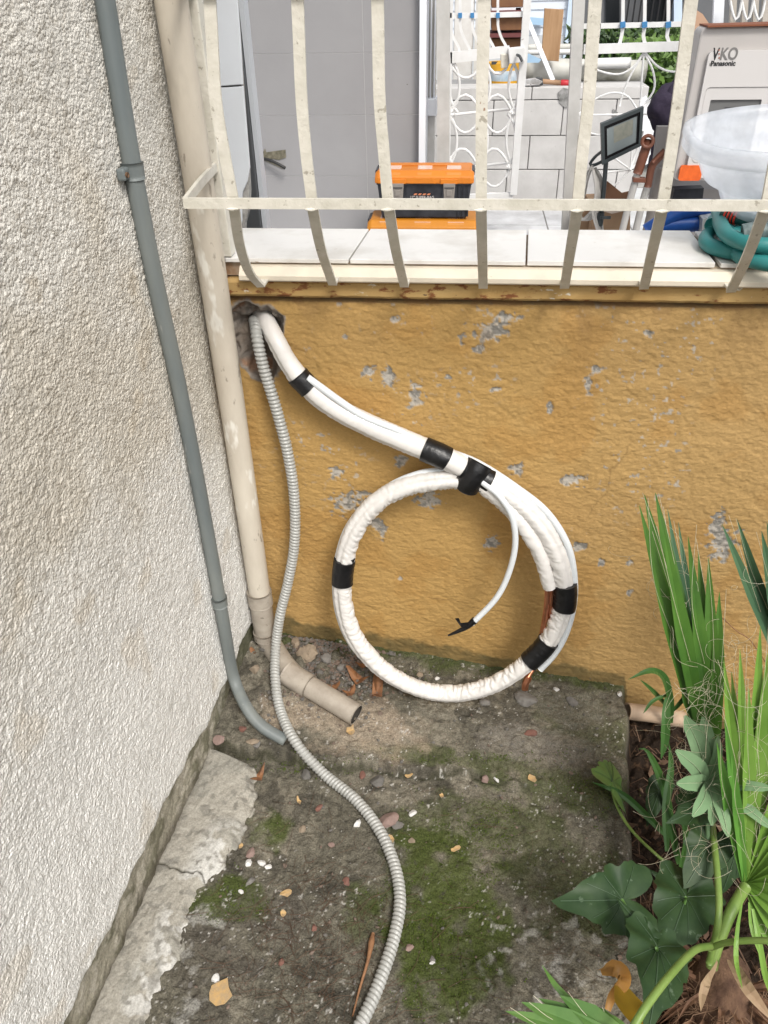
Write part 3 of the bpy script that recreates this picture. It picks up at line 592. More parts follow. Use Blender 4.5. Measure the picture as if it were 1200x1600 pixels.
for k, x in enumerate((703, 719, 738, 758, 778)):
    gb('bar', [(x, -60), (x, 32), (x+1, 46), (x+7, 62), (x+14, 74), (x+15, 84)], .011, .008)
    MB().bar([P(x, 20, GY-.008), P(x, 28, GY-.008)], (1, 0, 0), .016, .014).out('tape_mark', mblue, gate)
def loop(cx, cy, rx, ry, a0, a1, n=16): return [(cx+rx*math.cos(math.radians(a0+(a1-a0)*t/n)), cy+ry*math.sin(math.radians(a0+(a1-a0)*t/n))) for t in range(n+1)]
sc = [loop(728, 88, 24, 34, 180, 0), loop(778, 86, 18, 30, 180, 0)]
for row, y0 in enumerate((178, 262)):
    for cx, hw in ((727, 26), (777, 25)):
        cx -= row*5
        sc += [[(cx+(hw-1)*t, y0-30*math.cos(t*math.pi/2)**.85*1.0) for t in np.linspace(-1, 1, 15)], [(cx+(hw-1)*t, y0+2+28*math.cos(t*math.pi/2)**.85) for t in np.linspace(-1, 1, 15)]]
    sc += [[(699, y0+2), (800-row*2, y0-8)]]
for cx in (704, 752, 797):
    for row, yc in enumerate((134, 219)):
        c2 = cx-row*4
        sc += [loop(c2-8, yc, 22, 44, -70, 70), loop(c2+18, yc, 20, 44, 110, 250)]
sc += [loop(724, 322, 22, 20, 190, 350), loop(770, 320, 20, 18, 190, 350)]
for p in sc:
    p = [q for q in p if 698 <= q[0] <= 812-(q[1]-90)*.035 and 84 <= q[1] <= 308]
    if len(p) > 1:
        V, F = tube_data(spline([P(a, b, GY) for a, b in p], .025) if len(p) > 2 else [P(a, b, GY) for a, b in p], .0062, segs=8, ref=(.1, -1, .1)); link('scroll', V, F, mgt, gate, smooth=True)

# second grille panel on the right, with tape marks and fanned scrolls
FY = 2.35
fp = thing('fence_panel', 'white iron fence panel with blue tape marks and fanned wire scrolls', 'fence', P(990, 400, FY)*A([1, 1, 0])+A([0, 0, FLOOR]))
gb('post', [(908, -80), (898, 130), (885, 362)], px2m(15, FY), .04, Y=FY-.05, root=fp, sm=False, m=MATS['greyed_iron'])
gb('rail', [(912, 77), (1094, 71)], px2m(11, FY), .03, Y=FY, root=fp, wd=(0, 0, 1))
gb('rail', [(912, 41), (1090, 37)], px2m(6, FY), .01, Y=FY, root=fp, wd=(0, 0, 1))
for x, dx_ in ((936, -1), (973, -4), (1007, 4), (1044, 6)):
    gb('bar', [(x+1, -60), (x, 38), (x-2, 56), (x-2+dx_, 72)], .013, .010, Y=FY, root=fp)
    if x > 940: MB().bar([P(x, 34, FY-.01), P(x, 43, FY-.01)], (1, 0, 0), .02, .016).out('tape_mark', mblue, fp)
ws = [[(1006, 82), (990, 104), (968, 116), (940, 112), (915, 100)], [(1006, 82), (984, 120), (972, 150), (968, 166)], [(1006, 82), (1003, 120), (1001, 160)], [(1006, 82), (1020, 110), (1022, 140), (1005, 165)],
      [(1008, 82), (1028, 104), (1055, 112), (1086, 98)], [(905, 178), (925, 158), (955, 145), (980, 150), (995, 170)], [(1005, 168), (1025, 150), (1050, 144), (1070, 150)], [(900, 180), (1030, 178)], [(918, 205), (925, 209), (938, 211)],
      [(985, 265), (950, 240)], [(985, 265), (1005, 205)], [(985, 265), (990, 205), (1000, 180)], [(985, 265), (940, 270)], [(985, 265), (960, 290), (945, 296)], [(985, 265), (1004, 248)]]
for p in ws: V, F = tube_data(spline([P(a, b, FY) for a, b in p], .02) if len(p) > 2 else [P(a, b, FY) for a, b in p], .0045, segs=6, ref=(.1, -1, .1)); link('wire_scroll', V, F, mgt, fp, smooth=True)

# aerated block wall
BWY = 3.12
mblk = mat('aerated_block', (.56, .55, .54), .95, (.46, .45, .44), scale=7, bump=.4, bscale=80, spots=[((.22, .21, .2), 18, .70, .05)])
xa = P(700, 200, BWY)[0]-.35; zr = [P(850, y, BWY)[2] for y in (318, 265, 212, 156, 135)]; zr[0] = FLOOR
vjs = [[870-110, 990-110], [760, 868, 985], [826, 940], [700, 878, 1000], [831, 940, 1010]]
mb = MB(); xe_ = P(1005, 200, BWY)[0]
rows = [FLOOR-.001, P(850, 265, BWY)[2], P(850, 212, BWY)[2], P(850, 156, BWY)[2], P(850, 136, BWY)[2]]
vj_ = [[(870, 300), (790, 300), (960, 300)], [(826, 240), (900, 240)], [(878, 190), (770, 190), (960, 190)], [(831, 145), (900, 145)]]
for k in range(4):
    xs_ = [xa]+sorted(P(a, b, BWY)[0] for a, b in vj_[k])+[xe_]
    for p_, q_ in zip(xs_, xs_[1:]):
        g = .0022; j = random.uniform(-.003, .003); mb.box((p_+g, BWY+j, rows[k]+g), (q_-g, BWY+.19+j, rows[k+1]-g))
bw = thing('block_wall', 'half built low wall of pale grey aerated concrete blocks', 'wall', (0, BWY, FLOOR))
mb.out('blocks', mblk, bw, bevel=.003)
mm = mat('grey_mortar', (.33, .325, .32), .95, (.15, .15, .145), scale=40, bump=.6)
MB().box((xa+.01, BWY+.012, FLOOR), (xe_-.01, BWY+.18, rows[4]-.006)).out('mortar', mm, bw)
slab(MB(), [(872, 145), (880, 137), (890, 140), (893, 150), (893, 166), (882, 168), (874, 160)], BWY-.008, .006).out('mortar_patch', mm, bw)
slab(MB(), [(958, 170), (966, 176), (962, 188), (957, 186)], BWY-.008, .006).out('mortar_patch', mm, bw)
tag(slab(MB(), [(1000, 156), (1010, 150), (1036, 190), (1030, 215), (1024, 250), (1000, 262)], BWY-.35, .02).out('foam_sheet', mat('white_foam', (.80, .81, .84), .6)), 'bright white torn foam sheet leaning at the end of the block wall', 'sheet')

# things on and behind the block wall
ledge = thing('concrete_ledge', 'grey concrete ledge carrying the long plastic pipes', 'ledge', P(880, 160, 3.45)*A([1, 1, 0])+A([0, 0, FLOOR]))
zl = P(880, 128, 3.45)[2]; MB().box((xa+.1, 3.42, .3), (P(1000, 120, 3.5)[0], 3.62, zl)).out('body', mat('grey_concrete', (.30, .30, .30), .9, (.24, .24, .24), scale=6, bump=.3, bscale=40), ledge, bevel=.004)
def lng(name, a, b, r, m, Y, label, cat='pipe', **k):
    p, q = P(*a, Y), P(*b, Y); V, F = tube_data([p+(q-p)*t for t in np.linspace(0, 1, 12)], r, segs=24, ref=(0, 0, 1), hollow=.92); return tag(link(name, V, F, m, smooth=True), label, cat, **k)
mpvc = mat('grey_white_pvc', (.58, .58, .55), .5, (.40, .39, .34), scale=6, spots=[((.26, .25, .2), 9, .6, .1)])
lng('plastic_pipe', (812, 108), (1008, 112), .055, mpvc, 3.50, 'thick grey stained plastic pipe lying along the wall top')
lng('plastic_pipe', (915, 100), (985, 98), .026, mat('clean_white_pvc', (.70, .70, .69), .4), 3.42, 'short thinner white plastic pipe lying in front of the hedge')
lng('plastic_pipe', (822, 75), (900, 74), .02, mpvc, 4.0, 'thin pale pipe running behind the upright wooden board')
lng('plastic_pipe', (822, 82), (900, 81), .014, MATS['clean_white_pvc'], 3.9, 'thinnest white pipe just below the other behind the board')
tag(slab(MB(), [(851, 13), (881, 15), (873, 96), (846, 94)], 3.38, .03).out('wooden_board', mat('oak_board', (.42, .26, .14), .55, (.31, .18, .09), scale=14, stretch=(3, 1, .35), bump=.1), bevel=.002), 'upright light brown wooden board leaning on the pipes', 'board')
tag(MB().bar([P(817, 12, 3.30), P(864, 126, 3.2)], (1, 0, 0), .022, .012).out('diagonal_batten', wt), 'thin white batten leaning diagonally beside the wooden board', 'batten')
hm = thing('hammer', 'hammer with wooden handle and red grip lying on the block wall', 'hammer', P(865, 130, BWY+.08))
tube('handle', [P(846, 127, BWY+.08), P(860, 128, BWY+.08), P(876, 129.5, BWY+.08)], .012, mat('wood_handle', (.36, .22, .13), .6), hm, segs=12, ref=(0, 0, 1))
tube('grip', [P(876, 129.5, BWY+.08), P(886, 130, BWY+.08), P(895, 131, BWY+.08)], .016, mat('red_grip', (.42, .02, .03), .45), hm, segs=12, ref=(0, 0, 1))
slab(MB(), [(838, 121), (848, 121), (849, 133), (839, 133)], BWY+.06, .03).out('head', mdk, hm, bevel=.004)
tag(slab(MB(), [(812, 134), (818, 126), (836, 123), (848, 128), (842, 133), (830, 131)], BWY+.02, .05).out('cement_paper', mat('paper_scrap', (.55, .55, .56), .8, (.25, .24, .23), scale=20)), 'crumpled torn paper scrap next to the hammer on blocks', 'paper')
sk = thing('paint_tub', 'yellow and white tub behind the gate on the block wall', 'tub', P(785, 135, 3.3))
c0, c1 = P(785, 137, 3.42), P(785, 97, 3.42); x_ = c0[0]; h_ = c1[2]-c0[2]; rr_ = px2m(22, 3.4)
yel = mat('yellow_plastic', (.72, .38, .03), .45)
for nm, z0, z1, m_ in (('lower_band', 0, .32, yel), ('label_band', .32, .72, mat('pale_label', (.62, .66, .70), .5, (.30, .42, .52), scale=18)), ('upper_band', .72, 1, yel)):
    V, F = tube_data([(x_, 3.42, c0[2]+h_*z0), (x_, 3.42, c0[2]+h_*z1)], [rr_*(1+.06*z0), rr_*(1+.06*z1)], segs=28, ref=(1, 0, 0)); link(nm, V, F, m_, sk)
slab(MB(), [(768, 96), (778, 96), (774, 101), (768, 101)], 3.24, .004).out('label_mark', mdk, sk)
tag(slab(MB(), [(818, 88), (826, 84), (846, 93), (842, 98), (818, 98)], 3.36, .02).out('blue_sheet', mat('pale_blue_sheet', (.35, .52, .70), .5)), 'small pale blue sheet lying beside the gate lock', 'sheet')
sh = thing('wooden_crate_stack', 'stack of brown wooden boxes behind the top of the gate', 'crates', P(795, 75, 4.1))
mbr = mat('brown_chipboard', (.22, .11, .05), .7, (.17, .08, .04), scale=16)
for y0, y1, dxx in ((-12, 12, 4), (27, 48, 2), (60, 75, 0)): slab(MB(), [(768, y1), (818+dxx, y1-1), (820+dxx, y0), (768, y0)], 4.1, .35).out('box', mbr, sh, bevel=.004)
for y0 in (17, 53): slab(MB(), [(764, y0+6), (823, y0+5), (823, y0-1), (764, y0)], 4.06, .4).out('shelf_board', mat('dark_red_wood', (.16, .05, .05), .6), sh)
for y0 in (12.5,): slab(MB(), [(768, y0+4), (806, y0+3), (806, y0-1), (768, y0)], 4.1, .3).out('white_box', wt, sh)

# house across the way
HY = 8.0
hs_ = thing('siding_house', 'pale blue white siding house in the far background', 'house', (P(850, 60, HY)[0], HY, .3))
msd = mat('siding_paint', (.60, .64, .70), .5)
xa, xb = P(700, 30, HY)[0]-2, P(888, 30, HY)[0]; zt = 2.9; zbt = P(850, 55, HY)[2]
z = zbt; mb = MB()
while z < zt: mb.prism([(xa, HY, z), (xa, HY-.012, z), (xa, HY, z+.075)], (xb-xa, 0, 0)); z += .075
mb.out('siding', msd, hs_); MB().box((xa, HY, .3), (xb, HY+4, zt)).out('wall', msd, hs_)
MB().box((xa, HY-.03, .3), (xb+.03, HY-.001, zbt-.002)).out('base', mat('grey_base', (.50, .52, .54), .8), hs_)
MB().box((xb-.02, HY-.06, .3), (P(897, 30, HY)[0], HY+.2, zt)).out('corner_post', mat('blue_white_paint', (.55, .66, .80), .5), hs_)
slab(MB(), [(818, 26), (850, 29), (850, 40), (818, 37)], HY-.1, .05).out('blue_panel', mat('pale_blue_sheet', (.35, .52, .70), .5), hs_)
bk = thing('barred_building', 'dark windowed building with black iron bars behind the hedge', 'building', (P(980, 60, HY+.3)[0], HY+.3, .3))
x0 = P(899, 30, HY+.3)[0]; x1 = P(1300, 30, HY+.3)[0]; zs2 = P(960, 50, HY+.3)[2]
MB().box((x0, HY+.3, .3), (x1, HY+3, zs2)).out('lower_wall', mat('grey_stone', (.30, .31, .33), .8, (.2, .21, .22), scale=9), bk)
MB().box((x0, HY+.45, zs2), (x1, HY+3, 3)).out('wall', mat('dark_grey_wall', (.10, .105, .11), .7, (.16, .16, .17), scale=1), bk)  # wall in its own mottled dark grey
mblk2 = mat('black_iron', (.012, .012, .014), .4)
for a_, b_ in ((900, 912), (947, 968), (1008, 1048)):
    slab(MB(), [(a_, 48), (b_, 47), (b_, -60), (a_, -60)], HY+.42, .02).out('window', mat('dark_glass', (.02, .022, .025), .1), bk)
for a_, b_ in ((1053, 1066), (1072, 1080)): slab(MB(), [(a_, 60), (b_, 60), (b_, -60), (a_, -60)], HY+.28, .12).out('pillar', MATS['blue_white_paint'], bk)
bars = MB(); x = P(978, 30, HY+.2)[0]; xe2 = P(1052, 30, HY+.2)[0]
while x < xe2:
    bars.box((x, HY+.2, zs2-.1), (x+.014, HY+.215, 2.9)); x += .062
for z in (zs2+.02, zs2+.35): bars.box((P(976, 30, HY+.2)[0], HY+.196, z), (xe2, HY+.219, z+.02))
bars.out('window_bars', mblk2, bk)

# hedge: leaf clumps
def leafcloud(mb, n, cen, ext, sz, rng, up=.6, dens=None):
    for _ in range(n):
        p = cen+(rng.random(3)-.5)*2*ext
        if dens is not None and vn(A([p[0]*5]), A([p[2]*5]), A([p[1]*5]), 8)[0] < dens: continue
        d = rng.normal(size=3); d /= np.linalg.norm(d); s_ = sz*rng.uniform(.6, 1.5); e = np.cross(d, rng.normal(size=3)); e /= np.linalg.norm(e)
        mb.add([p-d*s_, p+e*s_*.42, p+d*s_, p-e*s_*.42], [(0, 1, 2, 3)])
mhl = [mat('hedge_leaf', (.045, .085, .025), .5, (.08, .14, .04), scale=3), mat('hedge_leaf_dark', (.025, .05, .018), .5, (.045, .08, .03), scale=3), mat('hedge_leaf_light', (.13, .22, .05), .5, (.09, .17, .03), scale=3)]
hd = thing('hedge', 'dense dark green hedge with brighter shoots in front of the barred building', 'hedge', (P(1000, 130, 6)[0], 6, .3))
a_ = P(893, 60, 6); b_ = P(1130, 60, 6); ztop = a_[2]
MB().box((a_[0]+.1, 6.1, .3), (b_[0], 6.6, ztop-.12)).out('inner_twigs', mat('hedge_inner', (.018, .024, .012), .9, (.03, .035, .015), scale=9, bump=1, bscale=20), hd)
for i, (m_, n_) in enumerate(zip(mhl, (6500, 5000, 1800))):
    mb = MB(); leafcloud(mb, n_, A([(a_[0]+b_[0])/2, 6.15, (ztop+.3)/2]), A([(b_[0]-a_[0])/2, .32, (ztop-.3)/2+.05]), .035, np.random.default_rng(i), dens=(.3, .35, .5)[i]); mb.out('leaves', m_, hd)
gs = thing('garden_shrub', 'bright green grassy shrub between the block wall and the hedge', 'shrub', P(1040, 200, 4.6)*A([1, 1, 0])+A([0, 0, .3]))
mb = MB(); leafcloud(mb, 2600, P(1040, 135, 4.6), A([.32, .25, .28]), .03, np.random.default_rng(9), dens=.38); mb.out('leaves', mhl[2], gs)
mb = MB(); leafcloud(mb, 1600, P(1035, 165, 4.65), A([.34, .22, .26]), .035, np.random.default_rng(10), dens=.3); mb.out('leaves', mhl[0], gs)
tube('stem', [P(1040, 200, 4.7)*A([1, 1, 0])+A([0, 0, .3]), P(1040, 150, 4.7)], .02, mbr, gs, segs=8)

# ================================================================ toolboxes
morg = mat('orange_plastic', (.60, .185, .014), .42, (.53, .165, .014), scale=10); morg2 = mat('amber_plastic', (.50, .19, .012), .45, (.44, .165, .012), scale=10)
mbp = mat('black_plastic', (.009, .010, .014), .38, (.03, .032, .04), scale=20); mlat = mat('grey_latch', (.27, .245, .22), .35, metal=.3)
mclr = mat('clear_lid_plastic', (.62, .42, .34), .12, spec=.6)
TY = 2.02
def toolbox(label, xl, xr, ytop, ylid, ybot, Y, mo, low=False):
    p = P(xl, ybot, Y); q = P(xr, ybot, Y); zt, zl, zb_ = P((xl+xr)/2, ytop, Y)[2], P((xl+xr)/2, ylid, Y)[2], (FLOOR if low else P((xl+xr)/2, ybot, Y)[2])
    if not low: pass
    x0, x1 = P(xl, ylid, Y)[0], P(xr, ylid, Y)[0]; w = x1-x0; D = .21
    t = thing('toolbox', label, 'toolbox', ((x0+x1)/2, Y+D/2, zb_))
    ins = .014
    V = [(x0+ins*1.6, Y+.012, zb_), (x1-ins*1.6, Y+.012, zb_), (x1-ins*1.6, Y+D-.012, zb_), (x0+ins*1.6, Y+D-.012, zb_), (x0+ins*.4, Y+.004, zl), (x1-ins*.4, Y+.004, zl), (x1-ins*.4, Y+D-.004, zl), (x0+ins*.4, Y+D-.004, zl)]
    MB().add(V, [(0, 3, 2, 1), (4, 5, 6, 7), (0, 1, 5, 4), (1, 2, 6, 5), (2, 3, 7, 6), (3, 0, 4, 7)]).out('body', mbp, t, bevel=.006)
    for k in np.r_[np.linspace(.10, .16, 2), np.linspace(.86, .955, 3)]: MB().box((x0+w*k-.004, Y-.001, zb_+.01), (x0+w*k+.004, Y+.012, zl-.004)).out('body_rib', mbp, t, bevel=.002)
    # lid: lower skirt and a chamfered top
    a, b = Y-.006, Y+D+.006; zm = zl+(zt-zl)*.55
    prof = [(a+.0, zl), (a, zm), (a+.028, zt), (b-.028, zt), (b, zm), (b, zl)]
    L = MB(); n = len(prof); xs_ = [(x0, 0), (x0+.004, 1), (x1-.004, 1), (x1, 0)]
    V = []; 
    for xx, f in ((x0-.004, .75), (x0+.012, 1), (x1-.012, 1), (x1+.004, .75)):
        for y_, z_ in prof: V.append((xx, Y+D/2+(y_-Y-D/2)*(1 if f == 1 else .93), zl+(z_-zl)*f))
    F = [(i*n+j, i*n+(j+1) % n, (i+1)*n+(j+1) % n, (i+1)*n+j) for i in range(3) for j in range(n)]+[tuple(range(n-1, -1, -1)), tuple(range(3*n, 4*n))]
    L.add(V, F).out('lid', mo, t, bevel=.004)
    for k in (.18, .5, .80):
        ww = w*.075
        MB().prism([(x0+w*k-ww, Y+.012, zt-.012), (x0+w*k+ww, Y+.012, zt-.012), (x0+w*k+ww, Y+.09, zt+.001), (x0+w*k-ww, Y+.09, zt+.001)], (0, 0, .006)).out('clear_tray_lid', mclr, t, bevel=.002)
        MB().prism([(x0+w*k-ww*.9, Y-.004, zm-.002), (x0+w*k+ww*.9, Y-.004, zm-.002), (x0+w*k+ww*1.05, Y+.010, zm+.016), (x0+w*k-ww*1.05, Y+.010, zm+.016)], (0, .006, .003)).out('tray_catch', mo, t, bevel=.002)
    for k in (.36, .62): MB().prism([(x0+w*k, Y-.0095, zl+.003), (x0+w*(k+.03), Y-.0095, zl+.003), (x0+w*(k+(.055 if k < .5 else -.0)), Y+.012, zt-.006), (x0+w*(k+.03+(.055 if k < .5 else -.0)), Y+.012, zt-.006)][::1], (0, .004, 0)).out('lid_ridge', mo, t) if False else None
    for k in (.23, .76):
        ww = w*.062
        MB().box((x0+w*k-ww*1.5, Y-.012, zl+.001), (x0+w*k+ww*1.35, Y-.004, zl+(zt-zl)*.40)).out('latch_seat', mo, t, bevel=.002)
        if not low:
            lt = MB().prism([(x0+w*k-ww, Y-.014, zl+.003), (x0+w*k+ww, Y-.014, zl+.003), (x0+w*k+ww*.85, Y-.006, zl-.062), (x0+w*k-ww*.85, Y-.006, zl-.062)], (0, .008, 0)).out('latch', mlat, t, bevel=.002)
            MB().box((x0+w*k-ww*1.2, Y-.0045, zl-.07), (x0+w*k+ww*1.2, Y+.004, zl+.0)).out('latch_plate', mbp, t)
            MB().box((x0+w*k-ww*.8, Y-.0150, zl-.016), (x0+w*k+ww*.8, Y-.0105, zl-.013)).out('latch_slot', mbp, t)
            MB().box((x0+w*k-ww*.45, Y-.0155, zl-.046), (x0+w*k+ww*.45, Y-.0105, zl-.022)).out('latch_button', mlat, t, bevel=.002)
    for k, dk in ((.36, .035), (.60, -.035), (.90, -.03), (.08, .03)):
        MB().prism([(x0+w*k, Y-.0075, zl+.002), (x0+w*(k+.022), Y-.0075, zl+.002), (x0+w*(k+.022+dk), Y-.0060, zm), (x0+w*(k+dk), Y-.0060, zm)], (0, .003, 0)).out('lid_ridge', mo, t)
    MB().box((x0+.004, Y-.0065, zl-.003), (x1-.004, Y+D, zl-.0003)).out('lid_seam', mbp, t)
    # end pieces and folded handle
    for sx in (x0-.006, x1-.012): MB().box((sx, Y+.05, zm-.004), (sx+.018, Y+D-.05, zt-.004)).out('handle_mount', mbp, t, bevel=.003)
    MB().box((x0+.06, Y+.11, zt+.0005), (x1-.06, Y+.135, zt+.0045)).out('handle', mo, t, bevel=.002)
    return t, x0, x1, zl, zb_
t1, x0, x1, zl, zb_ = toolbox('amber lidded toolbox underneath the other one', 575, 746, 346, 366, 400, TY-.03, morg2, low=True)
t2, x0, x1, zl, zb_ = toolbox('orange and black toolbox with two grey latches stacked on top', 587, 739, 268, 287, 342, TY, morg)
w = x1-x0
mtxt = mat('pale_print', (.45, .42, .40), .6)
def text(name, s_, loc, size, m, parent, bold=0.0, ex=.0004, sx=1.0):
    c = bpy.data.curves.new(name, 'FONT'); c.body = s_; c.size = size; c.extrude = ex; c.offset = bold; c.align_x = 'CENTER'; c.materials.append(m)
    tmp = bpy.data.objects.new('tmp', c); me = bpy.data.meshes.new_from_object(tmp); bpy.data.objects.remove(tmp); me.name = name
    o = bpy.data.objects.new(name, me); S.collection.objects.link(o); o.parent = parent; o.location = (A(loc)-ORG[parent.name]).tolist(); o.rotation_euler = (math.pi/2, 0, 0); o.scale = (sx, 1, 1); ORG[o.name] = A(loc); return o
xc = (x0+x1)/2
text('printed_lettering', '12" SUPER-BAG', (xc-.008, TY-.0005, zl-.060), .0155, mtxt, t2, .0002, sx=1.0)
for k in range(4): MB().prism([(xc-.045+k*.019, TY+.0005, zl-.046), (xc-.033+k*.019, TY+.0005, zl-.046), (xc-.028+k*.019, TY+.0005, zl-.040), (xc-.040+k*.019, TY+.0005, zl-.040)], (0, .003, 0)).out('print_stripe', mat('orange_print', (.55, .20, .10), .6), t2)
MB().box((xc-.045, TY+.0006, zl-.068), (xc+.03, TY+.003, zl-.0655)).out('print_stripe', MATS['orange_print'], t2)

# ================================================================ floodlight on stand
LY = 1.75
fl = thing('floodlight', 'black framed work floodlight on a thin black stand', 'lamp', P(935, 400, LY)*A([1, 1, 0])+A([0, 0, FLOOR]))
mlf = mat('lamp_black', (.045, .055, .058), .45)
def quad_lerp(q, u, v): return (q[0][0]*(1-u)*(1-v)+q[1][0]*u*(1-v)+q[2][0]*u*v+q[3][0]*(1-u)*v, q[0][1]*(1-u)*(1-v)+q[1][1]*u*(1-v)+q[2][1]*u*v+q[3][1]*(1-u)*v)
Q = [(939, 194), (1006, 167), (1002, 228), (941, 258)]; yl = [LY, LY+.10, LY+.10, LY]
def qp(u, v, dy=0): a = quad_lerp(Q, u, v); Yq = LY+.12*u+dy; return P(a[0], a[1], Yq)
def ringb(i0, i1, d, nm, m_, dy=0):  # frame between two inset rectangles
    o_ = [(i0, i0*1.2), (1-i0, i0*1.2), (1-i0, 1-i0*1.2), (i0, 1-i0*1.2)]; n_ = [(i1, i1*1.2), (1-i1, i1*1.2), (1-i1, 1-i1*1.2), (i1, 1-i1*1.2)]
    mb = MB(); A0 = [qp(*p, dy) for p in o_]; A1 = [qp(*p, dy) for p in n_]; dv = A([-.0, d, 0])
    for k in range(4): mb.prism([A0[k], A0[(k+1) % 4], A1[(k+1) % 4], A1[k]], dv)
    return mb.out(nm, m_, fl)
ringb(0, .075, .030, 'housing', mlf); ringb(.076, .135, .02, 'bezel', mat('gloss_black', (.006, .006, .007), .2), .004)
MB().prism([qp(u, v, .018) for u, v in ((.05, .06), (.95, .06), (.95, .94), (.05, .94))], (0, .035, 0)).out('back_body', mlf, fl, bevel=.006)
MB().prism([qp(u, v, .008) for u, v in ((.13, .15), (.87, .15), (.87, .85), (.13, .85))], (0, .008, 0)).out('reflector', mat('lamp_reflector', (.20, .23, .235), .3), fl)
MB().prism([qp(u, v, .0065) for u, v in ((.3, .2), (.76, .2), (.76, .6), (.3, .6))], (0, .001, 0)).out('led_array', mat('led_plate', (.25, .25, .21), .4, (.19, .20, .17), scale=60), fl)
tube('bracket', spline([P(941, 236, LY+.02), P(930, 245, LY+.06), P(922, 256, LY+.07), P(928, 258, LY+.05), P(946, 250, LY+.03)], .01), .006, mlf, fl, segs=8)
tube('pole', [P(947, 252, LY+.03), P(944, 290, LY+.03), P(940, 330, LY+.03), P(936, 362, LY+.03), P(932, 392, LY+.03)*A([1, 1, 0])+A([0, 0, FLOOR])], .0088, mat('lamp_black', ()), fl, segs=12, ref=(1, 0, 0))
tube('knob', [P(938, 340, LY), P(954, 340, LY)], .006, mlf, fl, segs=8, ref=(0, 0, 1)); tube('clamp', [P(938, 332, LY+.03), P(935, 352, LY+.03)], .017, mlf, fl, segs=12, ref=(1, 0, 0))
mcab = mat('grey_white_cable', (.48, .46, .43), .5)
cb = MB()
for k in range(7):
    jx = RNG.uniform(-8, 8, 6); 
    p = [(926, 258), (916+jx[0], 280+jx[4]*.4), (903+jx[1], 312), (900+jx[2]*1.5, 338), (918+jx[3], 342), (934+jx[4]*.6, 318), (938+jx[5]*.5, 285), (930, 262)]
    V, F = tube_data(spline([P(a, b, LY+.05+.012*k) for a, b in p], .012), .0048, segs=7, transport=True); cb.add(V, F)
for k in range(5):
    p = [(926, 262), (931+k*2, 300), (926+k*3, 330), (934+k*2, 362)]; V, F = tube_data(spline([P(a, b, LY+.0+.012*k) for a, b in p], .012), .0048, segs=7, transport=True); cb.add(V, F)
tag(cb.out('cable_bundle', mcab, smooth=True), 'looped bundle of grey white cable hanging below the floodlight', 'cable')

# folded chair with brown arms
CY = 1.55
mch = mat('brown_chair_plastic', (.17, .062, .035), .5, (.13, .05, .03), scale=20); mal = mat('dull_aluminium', (.50, .48, .46), .35, (.42, .41, .39), scale=10, metal=.2)
fc = thing('folding_chair', 'folded garden chair with brown plastic arms and pale metal tubes', 'chair', P(985, 400, CY)*A([1, 1, 0])+A([0, 0, FLOOR]))
def px_tube(name, pts, r, m_, root, Y, **k): return tube(name, spline([P(a, b, Y) for a, b in pts], .01), r, m_, root, transport=True, segs=k.pop('segs', 14), **k)
px_tube('arm', [(1013, 218), (1009, 232), (1003, 250), (996, 271)], A([.0165]), mch, fc, CY)
V, F = tube_data([P(1012, 221, CY-.02), P(1012, 221, CY+.03)], .024, segs=20, ref=(0, 0, 1), hollow=.5); link('arm_ring', V, F, mch, fc, smooth=True)
px_tube('arm', [(1040, 236), (1026, 250), (1018, 262), (1012, 292)], .013, mch, fc, CY-.01)
px_tube('arm_tip', [(1046, 232), (1034, 240), (1020, 254)], .006, mch, fc, CY-.03)
px_tube('frame_tube', [(996, 271), (985, 310), (971, 366), (960, 410)], .0125, mal, fc, CY); px_tube('frame_tube', [(1011, 292), (1003, 320), (992, 366), (982, 410)], .0125, mal, fc, CY)
px_tube('frame_tube', [(1034, 262), (1024, 310), (1010, 366), (1000, 410)], .018, mat('taupe_metal', (.27, .24, .22), .5), fc, CY+.04)
slab(MB(), [(990, 278), (1010, 279), (1009, 286), (989, 285)], CY-.02, .03).out('cross_link', mch, fc, bevel=.002)
cb_ = thing('cardboard_box', 'open cardboard box on the floor between lamp and chair', 'box', P(945, 400, 2.05)*A([1, 1, 0])+A([0, 0, FLOOR]))
mcb = mat('cardboard', (.34, .22, .13), .85, (.28, .18, .11), scale=9); mcb2 = mat('dark_cardboard', (.16, .08, .045), .85)
slab(MB(), [(925, 325), (985, 322), (984, 420), (918, 420)], 2.05, .25).out('body', mcb, cb_, bevel=.002)
slab(MB(), [(934, 290), (950, 284), (972, 302), (990, 298), (985, 318), (932, 314)], 2.0, .012).out('flap', mcb2, cb_)
slab(MB(), [(930, 318), (955, 326), (985, 320), (984, 328), (956, 334), (928, 326)], 1.98, .012).out('flap', mat('pale_cardboard', (.50, .42, .36), .8), cb_)
slab(MB(), [(906, 330), (926, 322), (924, 420), (898, 420)], 2.12, .2).out('side_flap', mcb, cb_)

